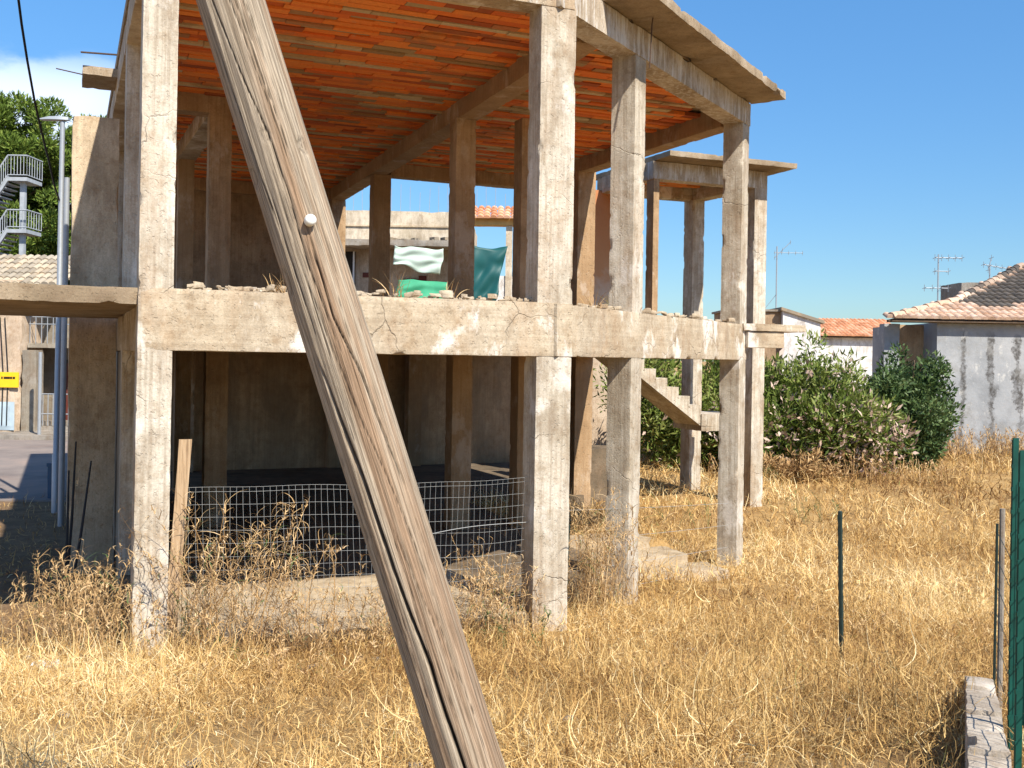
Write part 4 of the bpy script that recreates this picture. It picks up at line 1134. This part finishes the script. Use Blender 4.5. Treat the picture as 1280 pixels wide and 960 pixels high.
# house behind, seen through the upper floor
def rear_house():
    Yh = 32; X_ = lambda px: at(px, 444, Yh).x; Zz = lambda py: (443 - py) / F * Yh
    r_ = empty('rear_house', (-4, Yh, -2.4), 'cream rendered house with broken ledge seen through the empty upper floor', 'house')
    mb = MB(); rough(mb, (X_(330), Yh + .5, -2.6), (X_(583) - X_(330), 0, 0), (0, 6, 0), (0, 0, Zz(300) + 2.6), .4, .01, .02); mb.build('wall', M['peach'], r_, 38)
    mb = MB(); rough(mb, (X_(330), Yh, Zz(300)), (X_(585) - X_(330), 0, 0), (0, 6.4, 0), (0, 0, Zz(262) - Zz(300)), .3, .012, .03); par = mb.build('parapet', M['cream'], r_, 38)
    mb = MB(); box(mb, (X_(330), Yh - .05, Zz(282)), (X_(585) - X_(330), 0, 0), (0, .05, 0), (0, 0, .05)); mb.build('moulding', M['plaster'], par)
    mb = MB(); rough(mb, (X_(330), Yh - .75, Zz(309)), (X_(582) - X_(330), 0, 0), (0, 1.2, 0), (0, 0, .2), .15, .02, .08); led = mb.build('ledge', M['greystone'], r_, 38)
    mb = MB(); box(mb, (X_(424), Yh + .44, -2.0), (.38, 0, 0), (0, .05, 0), (0, 0, Zz(312) + 2.0)); mb.build('doorway', M['darkvoid'], r_)
    for a_, b_, c_, d_ in ((500, 345, 520, 372), (520, 341, 530, 352), (449, 338, 458, 344)):
        mb = MB(); box(mb, (X_(a_), Yh + .46, Zz(d_)), (X_(c_) - X_(a_), 0, 0), (0, .03, 0), (0, 0, Zz(b_) - Zz(d_)))
        mb.build('opening', M['reddoor'], r_)
    mb = MB(); tube(mb, [(X_(462), Yh + .35, Zz(372)), (X_(462), Yh + .35, Zz(312))], .05, 8); tube(mb, [(X_(438), Yh + .38, Zz(380)), (X_(438), Yh + .38, Zz(312))], .03, 6); mb.build('drain_pipe', M['whitepaint'], r_)
    mb = MB()
    rs = random.Random(2)
    for q in range(17):
        x = X_(432) + q * .30; tube(mb, [(x, Yh + 1, Zz(263)), (x + rs.uniform(-.03, .03), Yh + 1, Zz(224 + rs.uniform(-4, 8)))], .008, 5)
    mb.build('roof_fence', M['galv'], r_)
    mb = MB()
    for q in range(26):   # broken tiles and rubble on the ledge
        cbox(mb, (X_(470) + rs.random() * 2.6, Yh - .45 + rs.random() * .3, Zz(304) + rs.uniform(.03, .16)), rs.uniform(.1, .3), rs.uniform(.1, .2), rs.uniform(.04, .1), 0, rs.random() * 3)
    mb.build('broken_tiles', M['greytiles'], led)
    r2 = empty('roof_terrace', (0, Yh, -2.4), 'ochre beamed terrace canopy on white wall right of the cream house', 'terrace')
    mb = MB(); rough(mb, (X_(584), Yh + .2, Zz(277)), (X_(700) - X_(584), 0, 0), (0, .4, 0), (0, 0, .26), .3, .01, .02); mb.build('beam', M['ochre'], r2, 38)
    mb = MB()
    tile_field(mb, Vector((X_(584), Yh, Zz(270))), Vector((1, 0, 0)), Vector((0, .94, .34)), 14, 4, .21, .4, lambda p_: True, lambda p_, rs: rs.random(), 29, 4); mb.build('canopy_tiles', M['orangetiles'], r2, 50, True)
    mb = MB()
    for px in (630, 668, 700): box(mb, (X_(px), Yh + .25, -2.4), (.2, 0, 0), (0, .2, 0), (0, 0, Zz(277) + 2.4))
    mb.build('post', M['cream'], r2)
    mb = MB(); rough(mb, (X_(618), Yh + .3, -2.6), (X_(700) - X_(618), 0, 0), (0, .25, 0), (0, 0, Zz(340) + 2.6), .3, .01, .02); mb.build('wall', M['white'], r2, 38)
    # cloths
    def cloth(name, c00, c10, c01, c11, mat, label, sag, fold, thick=.012):
        n = 22; vs = []
        for j_ in range(n + 1):
            for i_ in range(n + 1):
                s, t = i_ / n, j_ / n
                p_ = (c00 * (1 - s) + c10 * s) * (1 - t) + (c01 * (1 - s) + c11 * s) * t
                p_ = p_ + Vector((0, fold * math.sin(s * 11 + t * 9) * (.4 + t) + .5 * fold * math.sin(t * 17 + s * 3), -sag * 4 * s * (1 - s) * (1 - t * .6)))
                q_ = Vector((p_.x * 3, p_.z * 3, 7))
                p_ = p_ + Vector((noise.noise(q_ * .6) * .08, noise.noise(q_ * .8) * fold * 1.2, noise.noise(q_ * .7 + Vector((9, 0, 0))) * .10))
                vs.append(p_)
        m_ = MB(); m_.add(vs, [(j_ * (n + 1) + i_, j_ * (n + 1) + i_ + 1, (j_ + 1) * (n + 1) + i_ + 1, (j_ + 1) * (n + 1) + i_) for j_ in range(n) for i_ in range(n)])
        o = m_.build(name, M[mat], None, 180)
        md = o.modifiers.new('thick', 'SOLIDIFY'); md.thickness = thick
        return tag(o, label, 'tarpaulin')
    Q = lambda px, py, dy=0: Vector((X_(px), Yh + dy, Zz(py)))
    cloth('tarpaulin', Q(494, 308, -.75), Q(556, 310, -.75), Q(494, 330, -.7), Q(550, 344, -.7), 'tarpwhite', 'faded pale green tarpaulin hanging under the broken ledge', .08, .03)
    cloth('tarpaulin', Q(580, 304, -.5), Q(633, 303, -.2), Q(582, 378, -.5), Q(618, 378, -.5), 'tarpgreen', 'dark green tarpaulin draped down beside the terrace post', .12, .05)
    cloth('netting', Q(500, 349, -.8), Q(562, 352, -.8), Q(496, 385, -1.1), Q(566, 385, -1.1), 'netgreen', 'bright green netting spread below the pale tarpaulin', .03, .05)
rear_house()
gw = MB(); rough(gw, (1.3, 27, -2.7), (1.85, 0, 0), (0, .25, 0), (0, 0, 3.1), .3, .01, .02)
tag(gw.build('garden_wall', M['peach'], None, 38), 'sunlit orange cream wall seen behind the staircase', 'wall')

# ------------------------------------------------------------------ street on the left
def street_house():
    Yh = 30.4
    r_ = empty('street_house', (-15, Yh, -2.5), 'peeling beige house across the street with grey tiled roof and railings', 'house')
    X_ = lambda px: at(px, 440, Yh).x; Zz = lambda py: (440 - py) / F * Yh
    mb = MB(); rough(mb, (-24, Yh, -2.6), (X_(27) + 24, 0, 0), (0, 6, 0), (0, 0, Zz(352) + 2.6), .35, .015, .12); mb.build('wall', M['peach'], r_, 38)
    mb = MB(); rough(mb, (X_(26), Yh + 1.4, -2.6), (5.2, 0, 0), (0, 5, 0), (0, 0, Zz(372) + 2.6), .35, .015, .03); mb.build('recessed_wall', M['greyplaster'], r_, 38)
    mb = MB(); box(mb, (X_(45), Yh + 1.33, -2.2), (1.3, 0, 0), (0, .06, 0), (0, 0, Zz(452) + 2.2)); dw = mb.build('doorway', M['darkvoid'], r_)
    mb = MB(); box(mb, (X_(57), Yh + 1.27, -2.2), (.75, 0, 0), (0, .06, 0), (0, 0, Zz(456) + 2.2)); mb.build('door', M['reddoor'], dw)
    mb = MB(); rough(mb, (X_(28), Yh + .3, Zz(437)), (3.0, 0, 0), (0, 1.1, 0), (0, 0, .13), .2, .01, .03); bal = mb.build('balcony', M['greyplaster'], r_, 38)
    mb = MB()
    for q in range(17):
        x = X_(30) + q * .17; tube(mb, [(x, Yh + .36, Zz(433)), (x, Yh + .36, Zz(398))], .012, 5)
    for z_ in (Zz(398), Zz(407)): tube(mb, [(X_(29), Yh + .36, z_), (X_(29) + 2.9, Yh + .36, z_)], .016, 5)
    mb.build('balcony_railing', M['galv'], bal)
    mb = MB()
    for q in range(15):
        x = X_(25) + q * .15; tube(mb, [(x, Yh + .2, -2.2), (x, Yh + .2, Zz(495))], .014, 5)
    for z_ in (Zz(495), Zz(520)): tube(mb, [(X_(24), Yh + .2, z_), (X_(24) + 2.3, Yh + .2, z_)], .018, 5)
    mb.build('gate_railing', M['galv'], r_)
    mb = MB()
    for q in range(3): rough(mb, (X_(22), Yh - .1 + q * .3, -2.5), (2.3, 0, 0), (0, 1.2 - .3 * q, 0), (0, 0, .15 + .13 * q), .2, .006, .02)
    mb.build('doorstep', M['greystone'], r_, 38)
    mb = MB(); rough(mb, (X_(28), Yh - .03, -2.5), (.42, 0, 0), (0, .5, 0), (0, 0, Zz(440) + 2.5), .2, .01, .03); mb.build('pier', M['greyplaster'], r_, 38)
    mb = MB()
    tile_field(mb, Vector((-24, Yh - .35, Zz(366))), Vector((1, 0, 0)), Vector((0, math.cos(R(24)), math.sin(R(24)))), 58, 7, .21, .42, lambda p_: p_.x < X_(24) + (p_.y - Yh) * 1.1 + 1.0, lambda p_, rs: rs.random(), 39, 4)
    mb.build('roof', M['greytiles'], r_, 50, True)
    mb = MB(); box(mb, (-24, Yh - .3, Zz(366) - .06), (24 + X_(50), 0, 0), (0, 2.7, 1.2), (0, 0, .05)); mb.build('roof_deck', M['bark'], r_)
    mb = MB()
    for px in (4, 10): tube(mb, [(X_(px), Yh - .03, -2.2), (X_(px + 1), Yh - .03, Zz(470)), (X_(px - 4), Yh - .03, Zz(400))], .016, 5)
    mb.build('wall_cable', M['black'], r_)
    mb = MB(); rough(mb, (X_(-30), Yh - .02, -2.35), (X_(20) - X_(-30), 0, 0), (0, .03, 0), (0, 0, .85), .15, .006, .12); mb.build('pale_blue_paint', plain('faded_blue_limewash', (.42, .52, .58), .9, 0, .4, 3), r_)
    sg = empty('yellow_sign', (X_(8), Yh - .05, Zz(480)), 'yellow notice board on the beige house wall across the street', 'sign')
    mb = MB(); box(mb, (X_(-14), Yh - .07, Zz(487)), (X_(25) - X_(-14), 0, 0), (0, .04, 0), (0, 0, Zz(468) - Zz(487))); brd = mb.build('board', M['yellow'], sg)
    mb = MB()
    for px, w_ in ((3.5, .045), (6.5, .09), (10, .06), (12.2, .05), (14.6, .06), (17.8, .07)):
        box(mb, (X_(px), Yh - .075, Zz(476.6)), (w_, 0, 0), (0, .004, 0), (0, 0, .07))
    mb.build('lettering', M['ink'], brd)
street_house()
def outdoor_stairs():
    Ys = 40; X_ = lambda px: at(px, 440, Ys).x; Zz = lambda py: (438 - py) / F * Ys
    r_ = empty('outdoor_staircase', (-19, Ys, -2.5), 'white painted metal outdoor staircase with railings before the pines', 'staircase')
    m_deck, m_post = MB(), MB(); GR = plain('grey_painted_stair_steel', (.36, .39, .42), .55, 0, .4, 5)
    def rail(a_, b_, h, n):
        a_, b_ = Vector(a_), Vector(b_)
        tube(m_rail, [a_ + Z * h, b_ + Z * h], .03, 6); tube(m_rail, [a_ + Z * .08, b_ + Z * .08], .022, 5)
        for q in range(n + 1):
            p_ = a_.lerp(b_, q / n); tube(m_rail, [p_ + Z * .08, p_ + Z * h], .014, 4)
    for (y0, y1) in ((222, 195), (287, 263)):
        m_rail = MB()
        zd = Zz(y0); h = Zz(y1) - zd
        x0, x1 = X_(6), X_(30)
        box(m_deck, (x0, Ys, zd - .14), (x1 - x0, 0, 0), (0, 1.3, 0), (0, 0, .14))
        rail((x0, Ys, zd), (x1, Ys, zd), h, 6); rail((x1, Ys, zd), (x1, Ys + 1.3, zd), h, 6)
        # flight down to the left, flight up to the left behind it
        xl = X_(-18)
        box(m_deck, (x0, Ys, zd - .16), (xl - x0, 0, -1.15), (0, .12, 0), (0, 0, .22))
        rail((x0, Ys, zd), (xl, Ys, zd - 1.15), h, 9)
        for q in range(7):
            f_ = (q + .5) / 7; box(m_deck, (x0 + (xl - x0) * f_ - .14, Ys + .1, zd - 1.15 * f_), (.28, 0, 0), (0, 1.0, 0), (0, 0, .04))
        m_rail.build('railing', GR, r_)
    for px in (20, -40):
        box(m_post, (X_(px) - .09, Ys + .3, -2.6), (.18, 0, 0), (0, .18, 0), (0, 0, Zz(222) + 2.46))
    m_deck.build('landings_and_treads', GR, r_); m_post.build('post', GR, r_)
outdoor_stairs()
# street lamp and pipe
b = at(69, 640, 16.3); b.z = g1(b.x, b.y)
lampo = empty('street_lamp', b, 'tall grey steel street lamp with flat head by the plastered flank wall', 'street lamp')
mb = MB(); t = at(76, 152, 16.3); t.x = b.x + .02
tube(mb, [b - Z * .2, b + Z * .9, b + Z * .92, t], [.058, .058, .046, .036], 12); mb.build('pole', M['galv'], lampo, 40)
mb = MB(); hd = Vector((t.x + .06, t.y, t.z))
hs = [(-.0, .05, .05), (-.10, .075, .055), (-.25, .085, .05), (-.40, .06, .02)]
vs = []
for dx, hy, hz in [(.04, .04, .045)] + hs:
    cz = hd.z + .02 + .0 * dx
    vs += [(hd.x + dx, hd.y - hy, cz), (hd.x + dx, hd.y + hy, cz), (hd.x + dx, hd.y + hy * .7, cz + hz), (hd.x + dx, hd.y - hy * .7, cz + hz)]
fs = [(0, 1, 2, 3)]
for q in range(4):
    for s in range(4): fs.append((q * 4 + s, q * 4 + 4 + s, q * 4 + 4 + (s + 1) % 4, q * 4 + (s + 1) % 4))
fs.append((16, 19, 18, 17))
mb.add(vs, fs); mb.build('lamp_head', M['galv'], lampo, 30)
mb = MB(); pb = at(76, 640, 15.0); pt = at(80.5, 222, 15.0); tube(mb, [(pb.x, pb.y, g1(pb.x, pb.y) - .2), (pb.x + .015, pb.y, pt.z)], [.042, .038], 10)
tag(mb.build('steel_post', M['galv'], None, 40), 'shorter grey steel post right beside the street lamp', 'post')
mb = MB()
cpts = [(20, -25, 11.0), (27, 30, 11.6), (34, 75, 12.2), (43, 125, 13), (52, 165, 13.8), (62, 205, 14.8), (68, 232, 15.6), (74, 250, 16.25)]
tube(mb, [at(*c_) for c_ in cpts], .014, 6)
tag(mb.build('hanging_cable', M['black'], None, 60), 'black cable hanging down to the street lamp pole', 'cable')
mb = MB(); c_ = at(63, 600, 17.6); rough(mb, (c_.x - .05, c_.y, -2.5), (.12, 0, 0), (0, .25, 0), (0, 0, .55), .1, .004, .02); 
box(mb, (c_.x - .06, c_.y - .02, -1.955), (.14, 0, 0), (0, .3, 0), (0, 0, .06))
tag(mb.build('utility_box', M['blue'], None, 40), 'small blue plastic utility box at the foot of the street lamp', 'utility box')
mb = MB(); c_ = at(49, 545, 29.5); tube(mb, [(c_.x, c_.y, -2.5), (c_.x, c_.y, at(52, 440, 29.5).z)], .05, 8)
tag(mb.build('steel_post', M['galv'], None, 40), 'thin grey post standing on the kerb before the dark doorway', 'post')

# litter, rubble and a yellow tuft on the first floor edge
for px, py, s_, lab in ((52, 836, .07, 'scrap of white paper lying on straw left of the pillars'), (66, 850, .06, 'crumpled grey white scrap lying on straw nearer the pillar')):
    Yd = 6.9; p_ = at(px, py, Yd); p_.z = g1(p_.x, p_.y) + .09
    mb = MB(); rs = random.Random(px); n = 6; vs = []
    for j_ in range(n + 1):
        for i_ in range(n + 1): vs.append(p_ + Vector(((i_ / n - .5) * s_ * 1.6, (j_ / n - .5) * s_ * 1.4, rs.uniform(-.012, .012) + .03 * math.sin(i_ + j_))))
    mb.add(vs, [(j_ * (n + 1) + i_, j_ * (n + 1) + i_ + 1, (j_ + 1) * (n + 1) + i_ + 1, (j_ + 1) * (n + 1) + i_) for j_ in range(n) for i_ in range(n)])
    o = mb.build('paper_scrap', M['litter']); md = o.modifiers.new('thick', 'SOLIDIFY'); md.thickness = .004
    tag(o, lab, 'litter')
mb = MB(); rs = random.Random(77)
for q in range(230):
    if q < 140: p_ = P(rs.uniform(.2, 1.4) if q < 75 else rs.uniform(1.4, 3.3), rs.uniform(-.08, .2), F1 + rs.uniform(-.005, .025))
    else: p_ = Bp + W * rs.uniform(.4, LBD - .3) - WN * rs.uniform(-.08, .15) + Z * (F1 + rs.uniform(-.01, .015))
    s_ = rs.uniform(.012, .03 + .06 * rs.random())
    rough(mb, p_, Vector((s_ * 1.6, rs.uniform(-.02, .02), rs.uniform(-.01, .01))), Vector((rs.uniform(-.02, .02), s_, 0)), Vector((rs.uniform(-.3, .3) * s_, 0, s_ * rs.uniform(.4, 1.0))), s_ * .35, s_ * .28, s_ * .5)
tag(mb.build('mortar_rubble', M['beam'], None, 38), 'crumbs of mortar and rubble along the first floor edge', 'rubble', kind='stuff')
def tuft(name, p_, n, h, mat, label, seed, wd=.008):
    rs = np.random.RandomState(seed); b_ = np.array(p_)[None] + rs.normal(size=(n, 3)) * np.array([.05, .05, 0])
    v_, q_, r_ = blade_geo(b_, rs.uniform(.5, 1, n) * h, np.full(n, wd), rs.rand(n) * 6.28, rs.uniform(.05, .6, n), rs.uniform(.02, .3, n), rs.normal(0, .2, n), 5, rs.rand(n) * .9, rs)
    tag(npmesh(name, v_, q_, M[mat], None, r_), label, 'plant')
tuft('grass_tuft', P(5.35, 2.0, F1 - .03), 60, .46, 'yellowgrass', 'bright yellow grass tuft growing on the first floor edge', 51)
tuft('grass_tuft', P(.95, .05, F1), 16, .22, 'weed', 'small dry grass tuft on the front beam left of the pole', 52)
tuft('grass_tuft', P(2.0, .1, F1), 18, .30, 'weed', 'dry grass sprigs on the front beam right of the pole', 53)
tuft('grass_tuft', P(2.55, .05, F1), 14, .24, 'weed', 'dry grass wisps on the front beam under the pale tarpaulin', 54)
tuft('grass_tuft', P(4.25, .65, F1 - .02), 10, .3, 'weed', 'single dry stalks on the beam right of the wide pillar', 55)

mb = MB(); rs = random.Random(91)
for q in range(26):
    y_ = rs.uniform(3.6, 11); x_ = rs.uniform(-.47, .45) * y_
    if not keep(np.array([x_]), np.array([y_]))[0]: continue
    s_ = rs.uniform(.015, .045); p_ = Vector((x_, y_, g1(x_, y_) + rs.uniform(-.01, .05)))
    rough(mb, p_, Vector((s_ * 1.5, rs.uniform(-.03, .03), rs.uniform(-.02, .02))), Vector((rs.uniform(-.03, .03), s_ * 1.2, 0)), Vector((rs.uniform(-.01, .01), 0, s_ * .8)), s_ * .5, s_ * .12, s_ * .4)
tag(mb.build('loose_stones', M['greystone'], None, 60), 'small grey stones lying among the straw', 'stones', kind='stuff')
